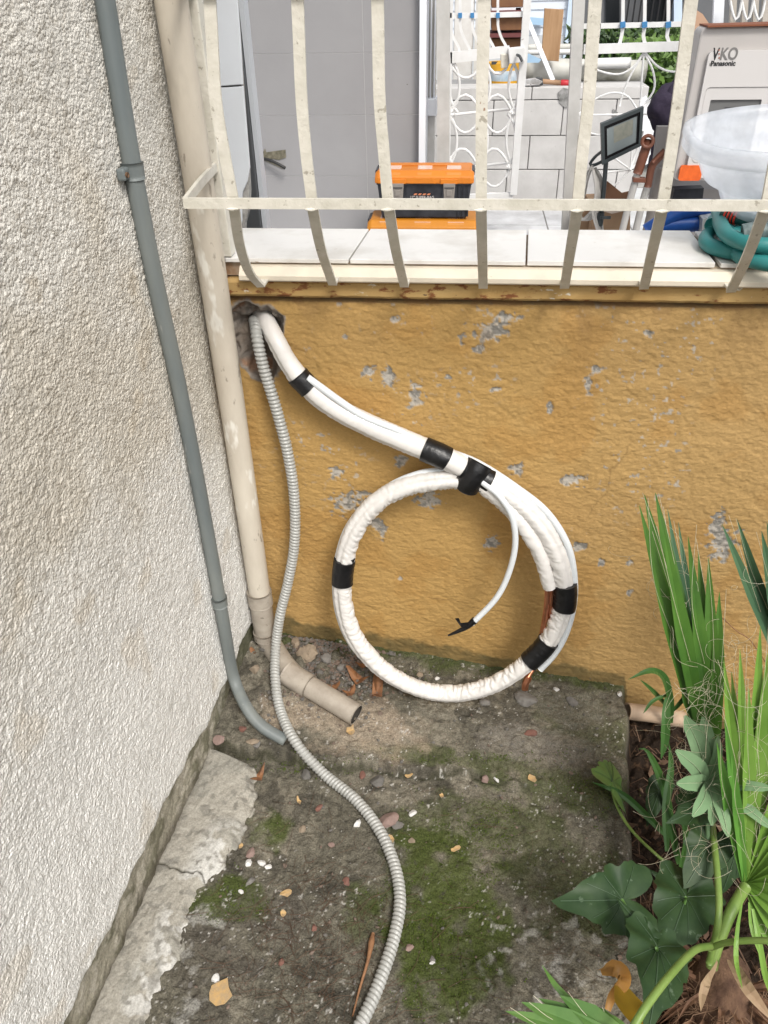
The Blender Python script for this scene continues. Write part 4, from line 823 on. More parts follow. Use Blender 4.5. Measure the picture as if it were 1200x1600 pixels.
# dark jacket heap
def blobmesh(name, cen, rad, m_, root=None, seed=1, amp=.25, f=2.2, n=(28, 18)):
    u = np.linspace(0, 2*math.pi, n[0], endpoint=False); v = np.linspace(.02, math.pi-.02, n[1]); U, Vv = np.meshgrid(u, v, indexing='ij')
    d = np.stack([np.sin(Vv)*np.cos(U), np.sin(Vv)*np.sin(U), np.cos(Vv)], -1); k = 1+amp*(vn(d[..., 0]*f+7, d[..., 1]*f+7, d[..., 2]*f+7, seed)-.5)*2+amp*.4*(vn(d[..., 0]*f*3+7, d[..., 1]*f*3+7, d[..., 2]*f*3+7, seed+1)-.5)*2
    V = (A(cen)+d*A(rad)*k[..., None]).reshape(-1, 3); N_, M_ = n
    F = [(i*M_+j, i*M_+j+1, ((i+1) % N_)*M_+j+1, ((i+1) % N_)*M_+j) for i in range(N_) for j in range(M_-1)]+[tuple(i*M_ for i in range(N_)), tuple(i*M_+M_-1 for i in range(N_-1, -1, -1))]
    return link(name, V, F, m_, root, smooth=True)
jk = thing('jacket', 'dark purple black jacket hung behind the box cover', 'jacket', P(1050, 300, 1.95))
mj = mat('dark_purple_cloth', (.012, .009, .022), .8, (.035, .025, .05), scale=9, bump=.6, bscale=20, bdist=.01)
for px, py, r in ((1045, 172, (.07, .06, .085)), (1068, 160, (.075, .06, .10)), (1042, 215, (.055, .05, .10)), (1060, 225, (.09, .06, .08)), (1035, 248, (.05, .05, .06))):
    blobmesh('cloth_fold', P(px, py, 1.95), r, mj, jk, seed=px, amp=.2)
tag(slab(MB(), [(1043, 258), (1062, 256), (1060, 268), (1041, 268)], 1.7, .3).out('wood_offcut', mat('oak_board', ())), 'small brown wood offcut wedged behind the big grey cover', 'wood')
tag(slab(MB(), [(1028, 198), (1052, 198), (1036, 372), (1008, 400), (1008, 372)], 1.72, .03).out('taupe_board', mat('taupe_grey', (.30, .28, .27), .6)), 'taupe grey flat board standing behind the folded chair', 'board')
tag(slab(MB(), [(1040, 296), (1140, 296), (1150, 420), (1030, 420)], 1.62, .25).out('grey_crate', mat('taupe_grey', ())), 'grey storage crate supporting the large electrical cover', 'crate')
tag(slab(MB(), [(1054, 296), (1100, 294), (1098, 310), (1050, 312)], 1.54, .05).out('black_tray', mbp), 'black ribbed tray under the electrical cover', 'tray')

# large electrical distribution cover
EY = 1.42
ev = thing('distribution_box_cover', 'large light grey electrical box cover with lettering and display window', 'electrical box', P(1130, 290, EY))
mev = mat('warm_grey_plastic', (.46, .435, .42), .4, (.44, .415, .40), scale=3); mev2 = mat('light_grey_plastic', (.56, .54, .53), .4)
x0 = P(1078, 150, EY)[0]; x1 = x0+.66; zt = P(1150, 42, EY)[2]; z0 = P(1100, 284, EY)[2]
def rrect(xa, xb, za, zb2, r, n=6):
    o = []
    for cx, cz, a0 in ((xb-r, zb2-r, 0), (xa+r, zb2-r, 90), (xa+r, za+r, 180), (xb-r, za+r, 270)):
        o += [(cx+r*math.cos(math.radians(a0+90*k/n)), cz+r*math.sin(math.radians(a0+90*k/n))) for k in range(n+1)]
    return o
MB().prism([(x, EY+.014, z) for x, z in rrect(x0, x1, z0, zt, .02)][::-1], (0, .09, 0)).out('casing', mev, ev, bevel=.006)
xi = x0+.034; zi = zt-.062
def framep(outer, inner, y, d):
    mb = MB(); n = len(outer)
    for k in range(n): mb.prism([(outer[k][0], y, outer[k][1]), (outer[(k+1) % n][0], y, outer[(k+1) % n][1]), (inner[(k+1) % n][0], y, inner[(k+1) % n][1]), (inner[k][0], y, inner[k][1])][::-1], (0, d, 0))
    return mb
wx0, wx1 = P(1112, 150, EY)[0]-.004, P(1190, 150, EY)[0]+.01; wz1 = P(1150, 136, EY)[2]; wz0 = P(1110, 255, EY)[2]
framep(rrect(xi, x1-.045, z0+.012, zi, .014), rrect(wx0-.018, wx1+.018, wz0, wz1, .014), EY, .013).out('front_panel', mev2, ev)
framep(rrect(wx0-.0165, wx1+.0165, wz0+.0015, wz1-.0015, .013), rrect(wx0+.004, wx1-.005, wz0+.02, wz1-.036, .003), EY+.003, .010).out('window_frame', mev2, ev)
MB().box((wx0-.0, EY+.010, wz0+.01), (wx1+.0, EY+.0135, wz1-.02)).out('display_window', mat('smoked_display', (.16, .16, .16), .12), ev)
MB().box(((wx0+wx1)/2-.03, EY+.0085, wz1-.085), ((wx0+wx1)/2+.03, EY+.0095, wz1-.058)).out('display_mark', mat('dark_display', (.07, .07, .075), .3), ev)
ex0 = P(1079, 275, EY)[0]; 
MB().prism([(x, EY-.004, z) for x, z in rrect(x0+.012, x0+.085, z0+.004, z0+.052, .008)][::-1], (0, .010, 0)).out('orange_sticker', mat('orange_sticker_paint', (.72, .13, .02), .5, (.60, .10, .015), scale=60), ev)
tz = P(1130, 93, EY)[2]; H_ = (P(1130, 75, EY)[2]-P(1130, 94, EY)[2])/.72
mdkt = mat('black_print', (.02, .02, .022), .5); mgt2 = mat('grey_print', (.17, .165, .16), .5)
text('logo_letter', 'V', (P(1116.5, 93, EY)[0], EY-.0008, tz), H_, mdkt, ev, .0012, sx=.66)
text('logo_letters', 'KO', (P(1137.5, 92, EY)[0], EY-.0008, tz), H_, mgt2, ev, .0012, sx=.80)
for k, mm_ in enumerate((mat('dot_red', (.35, .16, .12), .5),)*3):
    c = P(1123.2, 92-6*k, EY); V, F = tube_data([c+A([0, -.0015, .003]), c+A([0, .0, .003])], .0024, segs=12, ref=(0, 0, 1)); link('logo_dot', V, F, mm_, ev)
text('logo_letters', 'Panasonic', (P(1129, 103, EY)[0], EY-.0008, P(1129, 102.5, EY)[2]), H_*.42, mdkt, ev, .0006)
text('logo_letters', 'by', (P(1111, 102, EY)[0], EY-.0008, P(1111, 102.5, EY)[2]), H_*.26, mgt2, ev, 0)
slab(MB(), [(1106, 40), (1250, 36), (1250, 39), (1106, 43)], EY-.002, .11).out('rusty_rim', mat('rust_brown', (.20, .07, .035), .8), ev)
cp = thing('kraft_paper', 'torn brown kraft cardboard sticking up beside the large cover', 'cardboard', P(1090, 90, 1.6))
mkp = mat('kraft', (.50, .33, .23), .8, (.44, .28, .19), scale=6)
slab(MB(), [(1086, 14), (1098, 22), (1110, 40), (1080, 44), (1080, 22)], 1.62, .01).out('sheet', mkp, cp); slab(MB(), [(1080, 43), (1106, 41), (1100, 60), (1092, 78), (1084, 64)], 1.56, .01).out('sheet', mkp, cp)
# chair backs with looping scrolls above it
sb = thing('slatted_screen', 'pale slatted screen with white loops behind the big cover top', 'screen', P(1160, 60, 2.1))
ms_ = mat('dusty_beige', (.47, .43, .38), .7, (.36, .33, .29), scale=12)
for x, w_ in ((1124, 16), (1147, 9), (1165, 9), (1182, 8), (1198, 10)): slab(MB(), [(x-w_/2-2, 44), (x+w_/2-2, 44), (x+w_/2+3, -60), (x-w_/2+3, -60)], 2.1, .02).out('slat', ms_ if x > 1130 else wt, sb)
for x in (1150, 1168, 1186):
    V, F = tube_data(spline([P(a, b, 2.05) for a, b in ((x-10, -5), (x-6, 18), (x, 33), (x+6, 18), (x+10, -5))], .02), .005, segs=8, ref=(0, -1, 0)); link('loop', V, F, mgt, sb, smooth=True)
tag(MB().box(P(1085, 300, 2.6)*A([1, 1, 0])+A([0, 0, FLOOR]), A([3.3, 2.75, 1.15])).out('garden_shed_wall', mat('pale_shed', (.52, .52, .53), .8, (.45, .45, .45), scale=4)), 'low pale masonry wall behind the electrical cover', 'wall') if False else None

# ================================================================ hoses and basin on the sill
SZ = 1.0607
mteal = mat('teal_hose_rubber', (.022, .17, .17), .4, (.03, .21, .205), scale=18, bump=.15); mblu = mat('blue_hose_rubber', (.012, .065, .30), .35, (.015, .09, .36), scale=14)
th_ = thing('teal_hose', 'coiled teal garden hose with red ringed connector on the sill end', 'hose', P(1170, 385, .1)*A([1, 1, 0])+A([0, 0, SZ]))
HR = .0135
def S_(px, py, z): return Z(px, py, z)
loops = [([(1290, 392), (1220, 394), (1150, 394), (1110, 384), (1104, 370), (1125, 356), (1160, 350), (1215, 350)], SZ+HR),
         ([(1300, 420), (1240, 416), (1190, 410), (1158, 400), (1150, 386), (1170, 372), (1215, 366)], SZ+HR),
         ([(1122, 330), (1126, 350), (1138, 368), (1168, 380), (1210, 384), (1270, 380)], SZ+HR*3.0),
         ([(1112, 352), (1118, 344), (1140, 342), (1180, 348), (1230, 352)], SZ+HR*2.2),
         ([(1130, 352), (1142, 366), (1165, 362), (1200, 352), (1240, 345)], SZ+HR*2.0)]
for p, z in loops: tube('hose', spline([S_(a, b, z) for a, b in p], .006), HR, mteal, th_, segs=18, transport=True)
mrc = mat('red_ring', (.55, .04, .02), .4)
c0, c1 = S_(1128, 333, SZ+.055), S_(1205, 354, SZ+.045)
tube('connector', [c0+(c1-c0)*t for t in np.linspace(0, 1, 8)], .0125, mat('dark_teal_plastic', (.012, .06, .055), .4), th_, segs=16, transport=True)
for t in (.08, .15, .22, .29): tube('connector_ring', [c0+(c1-c0)*t, c0+(c1-c0)*(t+.035)], .0145, mrc, th_, segs=18, transport=True)
tube('sleeve', spline([S_(1160, 366, SZ+.05), S_(1185, 362, SZ+.055), S_(1215, 366, SZ+.05)], .006), .017, mat('patterned_sleeve', (.03, .06, .06), .5, (.16, .20, .20), scale=40), th_, segs=16, transport=True)
bh = thing('blue_hose', 'blue garden hose loop lying behind the teal coil', 'hose', P(1080, 360, .45)*A([1, 1, 0])+A([0, 0, SZ]))
for p in ([(1010, 362), (1038, 344), (1070, 329), (1102, 324), (1130, 330), (1160, 345)], [(1010, 362), (1042, 353), (1080, 350), (1125, 348), (1165, 352)]):
    tube('hose', spline([P(a, b, .34) for a, b in p], .006), .0170, mblu, bh, segs=18, transport=True)
tag(slab(MB(), [(1098, 342), (1116, 338), (1120, 366), (1096, 366)], .30, .05).out('ribbed_plastic_cup', mat('ribbed_clear', (.62, .64, .64), .2, (.4, .42, .42), scale=60, stretch=(6, 1, .2))), 'small clear ribbed plastic cup wedged behind the teal hose', 'cup')

def basin():
    t = thing('plastic_basin', 'milky translucent plastic basin resting on the teal hose', 'basin', P(1215, 345, .12))
    m_ = bpy.data.materials.new('milky_plastic'); m_.use_nodes = True; N = m_.node_tree.nodes; L = m_.node_tree.links; p = N['Principled BSDF']
    p.inputs['Base Color'].default_value = (.70, .73, .78, 1); p.inputs['Roughness'].default_value = .28; tr = N.new('ShaderNodeBsdfTransparent'); tl = N.new('ShaderNodeBsdfTranslucent'); tl.inputs[0].default_value = (.86, .89, .94, 1)
    m1 = N.new('ShaderNodeMixShader'); m2 = N.new('ShaderNodeMixShader'); nz = N.new('ShaderNodeTexNoise'); nz.inputs['Scale'].default_value = 22; nz.inputs['Detail'].default_value = 8; tc = N.new('ShaderNodeTexCoord'); L.new(tc.outputs['Object'], nz.inputs['Vector'])
    r = N.new('ShaderNodeMapRange'); r.inputs[1].default_value = .35; r.inputs[2].default_value = .7; r.inputs[3].default_value = .62; r.inputs[4].default_value = .40; L.new(nz.outputs['Fac'], r.inputs[0])
    m1.inputs[0].default_value = .35; L.new(p.outputs[0], m1.inputs[1]); L.new(tl.outputs[0], m1.inputs[2]); L.new(r.outputs[0], m2.inputs[0]); L.new(m1.outputs[0], m2.inputs[1]); L.new(tr.outputs[0], m2.inputs[2]); L.new(m2.outputs[0], N['Material Output'].inputs['Surface'])
    zr = P(1100, 215, .12)[2]; zb_ = P(1190, 343, .12)[2]; H = zr-zb_; xl = P(1068, 212, .14)[0]; a = .235; b = .14; cx = xl+a; cy = .13
    prof = [(0, .0), (.30, .0), (.52, .004), (.60, .02), (.67, .055), (.74, .12), (.865, H*.72), (.90, H*.84), (.975, H*.835), (.992, H*.85), (.985, H*.95), (1.0, H*.98), (.995, H+.006), (.955, H+.008)]
    inner = [(.945, H+.002), (.938, H*.95), (.93, H*.88), (.89, H*.84), (.855, H*.72), (.79, H*.56), (.66, .058), (.585, .024), (.5, .008), (0, .006)]
    prof[5] = (.80, H*.5); inner[5] = (.79, H*.5)
    def lathe(pr):
        n = 72; th = np.linspace(0, 2*math.pi, n, endpoint=False); V = []
        for r_, z in pr:
            for q in th:
                c, s_ = math.cos(q), math.sin(q); e = 2/2.6; x = a*r_*np.sign(c)*abs(c)**e; y = b*r_*np.sign(s_)*abs(s_)**e
                V.append((cx+x, cy+y, zb_+z+(y*.14-x*0.0)+(x+a)*.045*(z/H)))
        F = [(i*n+j, i*n+(j+1) % n, (i+1)*n+(j+1) % n, (i+1)*n+j) for i in range(len(pr)-1) for j in range(n)]
        return V, F
    V, F = lathe(prof+inner[1:]); link('shell', V, F, m_, t, smooth=True)
basin()

# ================================================================ rubble, stones, paint flakes and litter on the ground
def rockdata(cen, r, flat=.6, seed=0, ang=.35, n=(12, 8)):
    rg = np.random.default_rng(seed); u = np.linspace(0, 2*math.pi, n[0], endpoint=False)+rg.uniform(0, 6); v = np.linspace(.12, math.pi-.12, n[1]); U, Vv = np.meshgrid(u, v, indexing='ij')
    d = np.stack([np.sin(Vv)*np.cos(U), np.sin(Vv)*np.sin(U), np.cos(Vv)], -1).reshape(-1, 3); k = np.ones(len(d))*1.0
    for _ in range(14):   # cut by random planes for a broken, angular look
        p = rg.normal(size=3); p /= np.linalg.norm(p); h = rg.uniform(.42, .85); dp_ = d@p; k = np.where(dp_ > 0, np.minimum(k, h/np.maximum(dp_, 1e-3)), k)
    k = k*(1+ang*.2*(rg.random(len(d))-.5)); a = rg.uniform(0, 3.14); sc_ = A([1, rg.uniform(.6, .95), flat]); q = d*k[:, None]*sc_*r; c, s_ = math.cos(a), math.sin(a)
    q = np.c_[q[:, 0]*c-q[:, 1]*s_, q[:, 0]*s_+q[:, 1]*c, q[:, 2]]+A(cen); N_, M_ = n
    F = [(i*M_+j, i*M_+j+1, ((i+1) % N_)*M_+j+1, ((i+1) % N_)*M_+j) for i in range(N_) for j in range(M_-1)]+[tuple(i*M_ for i in range(N_)), tuple(i*M_+M_-1 for i in range(N_-1, -1, -1))]
    return q, F
st = dict(grey=mat('stone_grey', (.19, .18, .165), .9, (.13, .12, .11), scale=60, bump=.6), dark=mat('stone_dark', (.10, .095, .085), .9, (.14, .13, .12), scale=60, bump=.6), tan=mat('stone_tan', (.27, .215, .155), .9, (.21, .165, .12), scale=60, bump=.6),
          white=mat('stone_white', (.66, .65, .63), .8, (.48, .47, .45), scale=90, bump=.5), pink=mat('stone_pink', (.26, .18, .155), .85, (.20, .14, .12), scale=60, bump=.5), brick=mat('brick_red', (.19, .085, .062), .9, (.14, .075, .06), scale=70, bump=.5))
GPM = 2.05/1200
stones = [(822, 1093, 21, .45, 'grey', 'flat grey stone under the copper pipe end'), (895, 1097, 14, .45, 'grey', 'oval dark grey stone flush in the cement near the plants'), (919, 1056, 14, .7, 'dark', 'dark stone against the yellow wall foot'),
  (828, 1146, 14, .5, 'brick', 'red brown brick shard lying alone on the upper slab'), (757, 1218, 10, .6, 'pink', 'pale pinkish stone beside a white chip on the lower slab'), (776, 1219, 6, .6, 'white', 'white chip touching the pinkish stone'),
  (606, 1282, 16, .45, 'pink', 'split pinkish flat stone right of the hose'), (622, 1290, 11, .45, 'grey', 'small grey half of the split stone by the hose'), (644, 1272, 7, .6, 'white', 'bright white pebble right of the split stone'),
  (480, 1030, 23, .75, 'tan', 'large tan rock chunk behind the outlet pipe'), (512, 1036, 12, .7, 'grey', 'grey lump right of the large tan rock'), (463, 1012, 12, .6, 'tan', 'smaller tan lump left of the large rock'), (500, 1056, 9, .6, 'dark', 'dark lump between the tan rock and the bark'),
  (533, 1050, 9, .6, 'grey', 'small grey lump among the bark scraps'), (588, 1224, 13, .6, 'dark', 'dark angular stone under the slab edge'), (566, 1211, 10, .4, 'brick', 'dull red brick piece at the slab edge'), (476, 1213, 11, .6, 'dark', 'dark stone left of the hose at the slab step'),
  (499, 1264, 10, .5, 'brick', 'dull red tile piece in mid lower slab'), (541, 1379, 10, .5, 'brick', 'dark red tile shard left of the moss'), (491, 1450, 8, .6, 'brick', 'small red brick crumb above the pine needles'), (441, 1503, 7, .6, 'brick', 'orange red brick crumb among pine needles'),
  (557, 1289, 9, .5, 'white', 'white grey pebble tucked under the hose'), (518, 1320, 7, .5, 'pink', 'small pink pebble in the lower slab centre'), (472, 1296, 7, .5, 'tan', 'little tan pebble left of the pink one'), (389, 1350, 8, .7, 'white', 'white plaster lump nearest the cement strip'),
  (409, 1349, 7, .7, 'white', 'elongated white plaster lump of the moss pair'), (419, 1355, 6, .7, 'white', 'lower right white plaster lump by the moss patch'), (392, 1334, 9, .6, 'pink', 'dull pink stone above the white plaster lumps'), (391, 1378, 9, .5, 'grey', 'dark grey slate piece on the moss patch'),
  (377, 1394, 5, .6, 'white', 'tiny white pebble on the left moss patch'), (362, 1304, 7, .6, 'white', 'white pebble at the edge of the cement strip'), (675, 1505, 5, .7, 'white', 'white crumb on the big green moss'), (337, 1531, 7, .7, 'white', 'white stone above the ochre paint flake'),
  (644, 1314, 8, .5, 'tan', 'tan pebble right of the hose bend'), (560, 1290, 4, .6, 'white', 'tiny white chip under the hose bend'), (640, 1483, 8, .5, 'pink', 'pinkish pebble on the right of the moss edge'), (676, 1500, 6, .5, 'grey', 'grey pebble beside the white crumb on moss'),
  (344, 1157, 10, .6, 'pink', 'pinkish rubble piece beside the conduit end'), (395, 1160, 12, .6, 'tan', 'tan rubble piece in front of the conduit end'), (380, 1140, 9, .6, 'brick', 'brown red rubble piece between conduit and wall'), (402, 1165, 7, .6, 'grey', 'small grey rubble piece below the conduit end'),
  (415, 1020, 12, .6, 'dark', 'dark rubble beside the downpipe elbow'), (398, 1050, 11, .7, 'tan', 'brown stone wedged behind the downpipe elbow'), (760, 1098, 11, .5, 'grey', 'grey stone half under the coil bottom'), (683, 1060, 5, .6, 'white', 'small white chip inside the coil bottom'),
  (655, 1054, 7, .6, 'tan', 'tan crumb inside the coil bottom'), (870, 1078, 6, .6, 'white', 'pale crumb between copper end and dark stone'), (968, 1084, 7, .5, 'white', 'white chip near the beige pipe stub'), (836, 1052, 0, 1, 'tan', '')]
for px, py, r, fl_, c_, lb in stones:
    if not r: continue
    g = G(px, py); rr_ = r*GPM*(1.0 if py < 1300 else .9)*(.78 if c_ == 'brick' else 1); g = g+A([0, 0, .016*math.exp(-(((g[0]+.36)/.16)**2+((g[1]+.08)/.13)**2))]); q, F = rockdata(g+A([0, 0, rr_*fl_*.35]), rr_, fl_, px*7+py, n=(14, 9)); q[:, 2] -= rr_*fl_*.12; tag(link('stone' if c_ != 'brick' else 'brick_shard', q, F, st[c_]), lb, 'stone' if c_ != 'brick' else 'brick piece')
# gravel nobody could count
for nm, m_, n_, seed in (('gravel', mat('grit_grey', (.15, .14, .125), .9, (.10, .09, .08), scale=60), 1700, 1), ('pale_gravel', mat('grit_pale', (.46, .45, .42), .9, (.36, .34, .30), scale=60), 420, 2), ('brown_gravel', mat('grit_brown', (.17, .125, .10), .9, (.12, .09, .07), scale=60), 1700, 3)):
    rg = np.random.default_rng(seed); mb = MB()
    for _ in range(n_):
        x, y = rg.uniform(-.50, .44), rg.uniform(-1.1, -.02)
        if rg.random() > .25+1.4*vn(A([x*7]), A([y*7]), None, 5)[0]**2*(2.2 if y > -.2 and x < -.2 else 1): continue
        if x < WA+WB*y+.11 and y < -.3: continue
        if vn(A([x*3.1]), A([y*3.1]), None, 9)[0] > .62 and rg.random() < .6: continue
        r = rg.uniform(.0010, .0028) if rg.random() < .88 else rg.uniform(.003, .0075)*(.6 if nm == 'pale_gravel' else 1); q, F = rockdata((x, y, float(ground_z(x, y))+r*.3), r, .7, int(rg.integers(1e6)), n=(6, 4)); mb.add(q, F)
    rgx = np.random.default_rng(seed+50)
    for _ in range(int(n_*.5)):   # heap in the corner behind the outlet pipe
        x, y = rgx.normal(-.33, .07), min(-.015, rgx.normal(-.07, .06)); r = rgx.uniform(.002, .010)
        if x < -.46 or (nm == 'pale_gravel' and rgx.random() < .92): continue
        q, F = rockdata((x, y, float(ground_z(x, y))+r*.2+.006*math.exp(-((x+.36)/.1)**2)), r, .7, int(rgx.integers(1e6)), n=(7, 5)); mb.add(q, F)
    tag(mb.out(nm, m_), {'gravel': 'fine grey grit scattered over the slabs', 'pale_gravel': 'fine white plaster crumbs scattered over the slabs', 'brown_gravel': 'fine brown grit and crumbs over the slabs and corner heap'}[nm], 'gravel', kind='stuff')
# low moss tufts standing on the damp patches
mb = MB(); rg = np.random.default_rng(77)
for px, py, rx, ry, n_ in ((695, 1410, 95, 120, 2600), (690, 1500, 75, 60, 900), (370, 1405, 50, 28, 700), (780, 1290, 90, 40, 500), (900, 1235, 110, 35, 450), (470, 1200, 80, 8, 200), (740, 1185, 180, 8, 300), (700, 1045, 250, 10, 300)):
    for _ in range(n_):
        g = G_ = G(px+rg.normal()*rx*.55, py+rg.normal()*ry*.55) if _ % 5 == 0 else G_+A([rg.normal()*.006, rg.normal()*.006, 0]); g = g.copy(); g[2] = float(ground_z(g[0], g[1]))
        h_ = rg.uniform(.0015, .0042); w_ = rg.uniform(.0008, .002); a = rg.uniform(0, 6.28); d = A([math.cos(a), math.sin(a), 0])*w_; l_ = A([rg.normal()*.001, rg.normal()*.001, h_]); e = A([-d[1], d[0], 0])
        mb.add([g-d, g+d, g+e, g+l_], [(0, 1, 3), (1, 2, 3), (2, 0, 3)])
tag(mb.out('moss', mat('moss_green', (.055, .085, .014), .95, (.095, .125, .025), scale=40, spec=.1)), 'short green moss on the damp slab patches', 'moss', kind='stuff')
# paint flakes and dry leaf bits: thin curled pieces
mfl = mat('ochre_flake', (.50, .32, .13), .85, (.36, .26, .15), scale=120, bump=.5); mlf_ = mat('dry_leaf', (.26, .12, .05), .7, (.13, .06, .03), scale=60, bump=.4)
def flake(px, py, r, seed, m_, nm, lb, cat, el_=1.0, curl=.25):
    g = G(px, py, .004); rg = np.random.default_rng(seed); n = 9; k = r*1.6/1200; a0 = rg.uniform(0, 6); top = []
    for i in range(n):
        th = 2*math.pi*i/n; rr = k*rg.uniform(.8, 1.1)/max(abs(math.cos(th)), abs(math.sin(th))) if r > 13 and nm == 'paint_flake' else k*rg.uniform(.6, 1.25); u, v = rr*math.cos(th)*el_, rr*math.sin(th)/el_; top.append((g[0]+u*math.cos(a0)-v*math.sin(a0), g[1]+u*math.sin(a0)+v*math.cos(a0), g[2]+curl*u*u/k+rg.uniform(0, .0008)))
    c = [tuple(g+A([0, 0, .0004]))]; V = A(top+c); t_ = .0010; V = np.r_[V, V-A([0, 0, t_])]; N_ = n+1
    F = [(i, (i+1) % n, n) for i in range(n)]+[(N_+(i+1) % n, N_+i, N_+n) for i in range(n)]+[(i, N_+i, N_+(i+1) % n, (i+1) % n) for i in range(n)]
    return tag(link(nm, V, F, m_), lb, cat)
for i, (px, py, r, el_, lb) in enumerate([(343, 1551, 15, 1.0, 'large squarish ochre paint flake at the lower left'), (832, 1216, 8, 1.1, 'ochre paint flake on the right under the slab edge'), (549, 1142, 9, 1.15, 'half moon ochre flake under the outlet pipe mouth'), (638, 1212, 6, 1.3, 'small ochre flake between hose and pinkish stone'),
        (448, 1395, 7, 1.3, 'ochre flake right of the left moss patch'), (443, 1428, 5, 1.0, 'tiny ochre flake below the other by the moss patch'), (712, 1326, 6, .8, 'narrow ochre flake above the big moss patch'), (612, 1311, 6, 1.1, 'ochre flake touching the hose from the right'), (295, 1331, 6, 1.0, 'rusty ochre flake on the cement strip'), (376, 1322, 4, 1, 'tiny ochre flake by the strip edge'), (467, 1252, 5, 1.5, 'thin ochre flake on the lower slab near the step'), (690, 1243, 4, 1.2, 'tiny ochre flake above the white pebble')]):
    flake(px, py, r, i+3, mfl, 'paint_flake', lb, 'paint flake', el_)
for i, (px, py, r, el_, lb) in enumerate([(404, 1214, 12, 1.6, 'pale brown dry leaf near the strip top'), (560, 1062, 16, 1.5, 'orange brown bark scrap behind the outlet pipe'), (588, 1084, 19, 1.9, 'long red brown bark scrap nearest the coil'), (547, 1082, 12, 1.1, 'ochre brown bark scrap beside the outlet pipe'), (572, 1040, 14, 1.8, 'brown bark scrap under the coil left side'), (520, 1075, 10, 1.4, 'dark red bark scrap against the outlet pipe'), (395, 1020, 8, 1.2, 'orange leaf scrap by the elbow')]):
    flake(px, py, r, i+40, mlf_, 'bark_scrap' if i else 'dry_leaf', lb, 'bark' if i else 'leaf', el_, .6)
mb = MB(); rg = np.random.default_rng(4)
for _ in range(460):   # pine needles
    if rg.random() < .6: px, py = rg.normal(500, 75), rg.normal(1480, 70)
    else: px, py = rg.uniform(330, 980), rg.uniform(1230, 1600)
    g = G(px, py); a = rg.uniform(0, 3.14); L_ = rg.uniform(.02, .06); d = A([math.cos(a), math.sin(a), 0])*L_/2; b_ = A([-d[1], d[0], 0])*rg.uniform(-.3, .3); p0, p1, p2 = g-d, g+b_, g+d
    for p in (p0, p1, p2): p[2] = float(ground_z(p[0], p[1]))+rg.uniform(.001, .006)
    V, F = tube_data([p0, p1, p2], .00038, segs=3, transport=True); mb.add(V, F)
tag(mb.out('pine_needles', mat('needle_brown', (.085, .048, .028), .8)), 'scattered dry brown pine needles on the lower slab', 'pine needles', kind='stuff')
tw = spline([G(583, 1458, .006), G(575, 1500, .012), G(562, 1545, .006), G(551, 1588, .003)], .004); wd_ = np.interp(np.linspace(0, 1, len(tw)), [0, .12, .35, 1], [.003, .0062, .0032, .0015])
tag(tube('dry_pod', tw, wd_, mat('pod_brown', (.30, .15, .07), .6, (.2, .1, .05), scale=80), segs=8, transport=True), 'long thin dry brown seed pod beside the hose', 'twig')
for a_, b_, c_, lb in (((395, 985), (440, 1000), (500, 1001), 'short dark twig at the yellow wall corner'),):
    pass
V, F = tube_data(spline([P(979, 1111, -.075), P(1020, 1116, -.062), P(1066, 1124, -.05)], .006), .0215, segs=24, ref=(0, 0, 1), hollow=.86)
tag(link('drain_stub', V, F, mat('beige_stub', (.46, .34, .24), .6, (.34, .25, .18), scale=20, bump=.3), smooth=True), 'short beige pipe stub lying at the wall foot behind the leaves', 'pipe')

# ================================================================ plants at the right
def blade(mb, path, w, nrm=(0, -.7, .7), fold=.25, prof=None, step=.012):
    p = spline(path, step) if len(path) > 2 else np.array([A(path[0])+(A(path[1])-A(path[0]))*t for t in np.linspace(0, 1, 10)])
    n = len(p); T = np.gradient(p, axis=0); T /= np.linalg.norm(T, axis=1)[:, None]; Nn = A(nrm, float)-T*(T@A(nrm, float))[:, None]; Nn /= np.linalg.norm(Nn, axis=1)[:, None]; B = np.cross(T, Nn)
    s = np.linspace(0, 1, n); ww = (np.interp(s, *prof) if prof else np.interp(s, [0, .15, .55, .85, 1], [.45, .9, 1, .5, .04]))*w/2
    V = np.concatenate([p-B*ww[:, None]+Nn*(ww*fold)[:, None], p, p+B*ww[:, None]+Nn*(ww*fold)[:, None]]); F = [(j*n+i, j*n+i+1, (j+1)*n+i+1, (j+1)*n+i) for j in range(2) for i in range(n-1)]
    return mb.add(V, F)
def leafmat(name, c1, c2, **k): return mat(name, c1, k.pop('rough', .42), c2, sss=0, **{**dict(scale=14, stretch=(1, 1, .4), bump=.15, spec=.5), **k})
mg1 = leafmat('palm_green', (.038, .105, .014), (.07, .16, .022)); mg2 = leafmat('palm_blue_green', (.045, .10, .055), (.07, .14, .07)); mg3 = leafmat('palm_light_green', (.12, .235, .035), (.18, .31, .06)); mg4 = leafmat('petiole_green', (.20, .29, .075), (.13, .22, .045), spots=[((.55, .58, .35), 120, .70, .03)])
mfil = mat('white_filament', (.55, .52, .40), .6, (.38, .33, .22), scale=30)
def D(px, py, Y): return P(px, py, Y)
palm = thing('fan_palm', 'young green fan palm with white curly threads growing in the bed on the right', 'palm', Z(1120, 1545, -.19))
fil = MB(); rgf = np.random.default_rng(12)
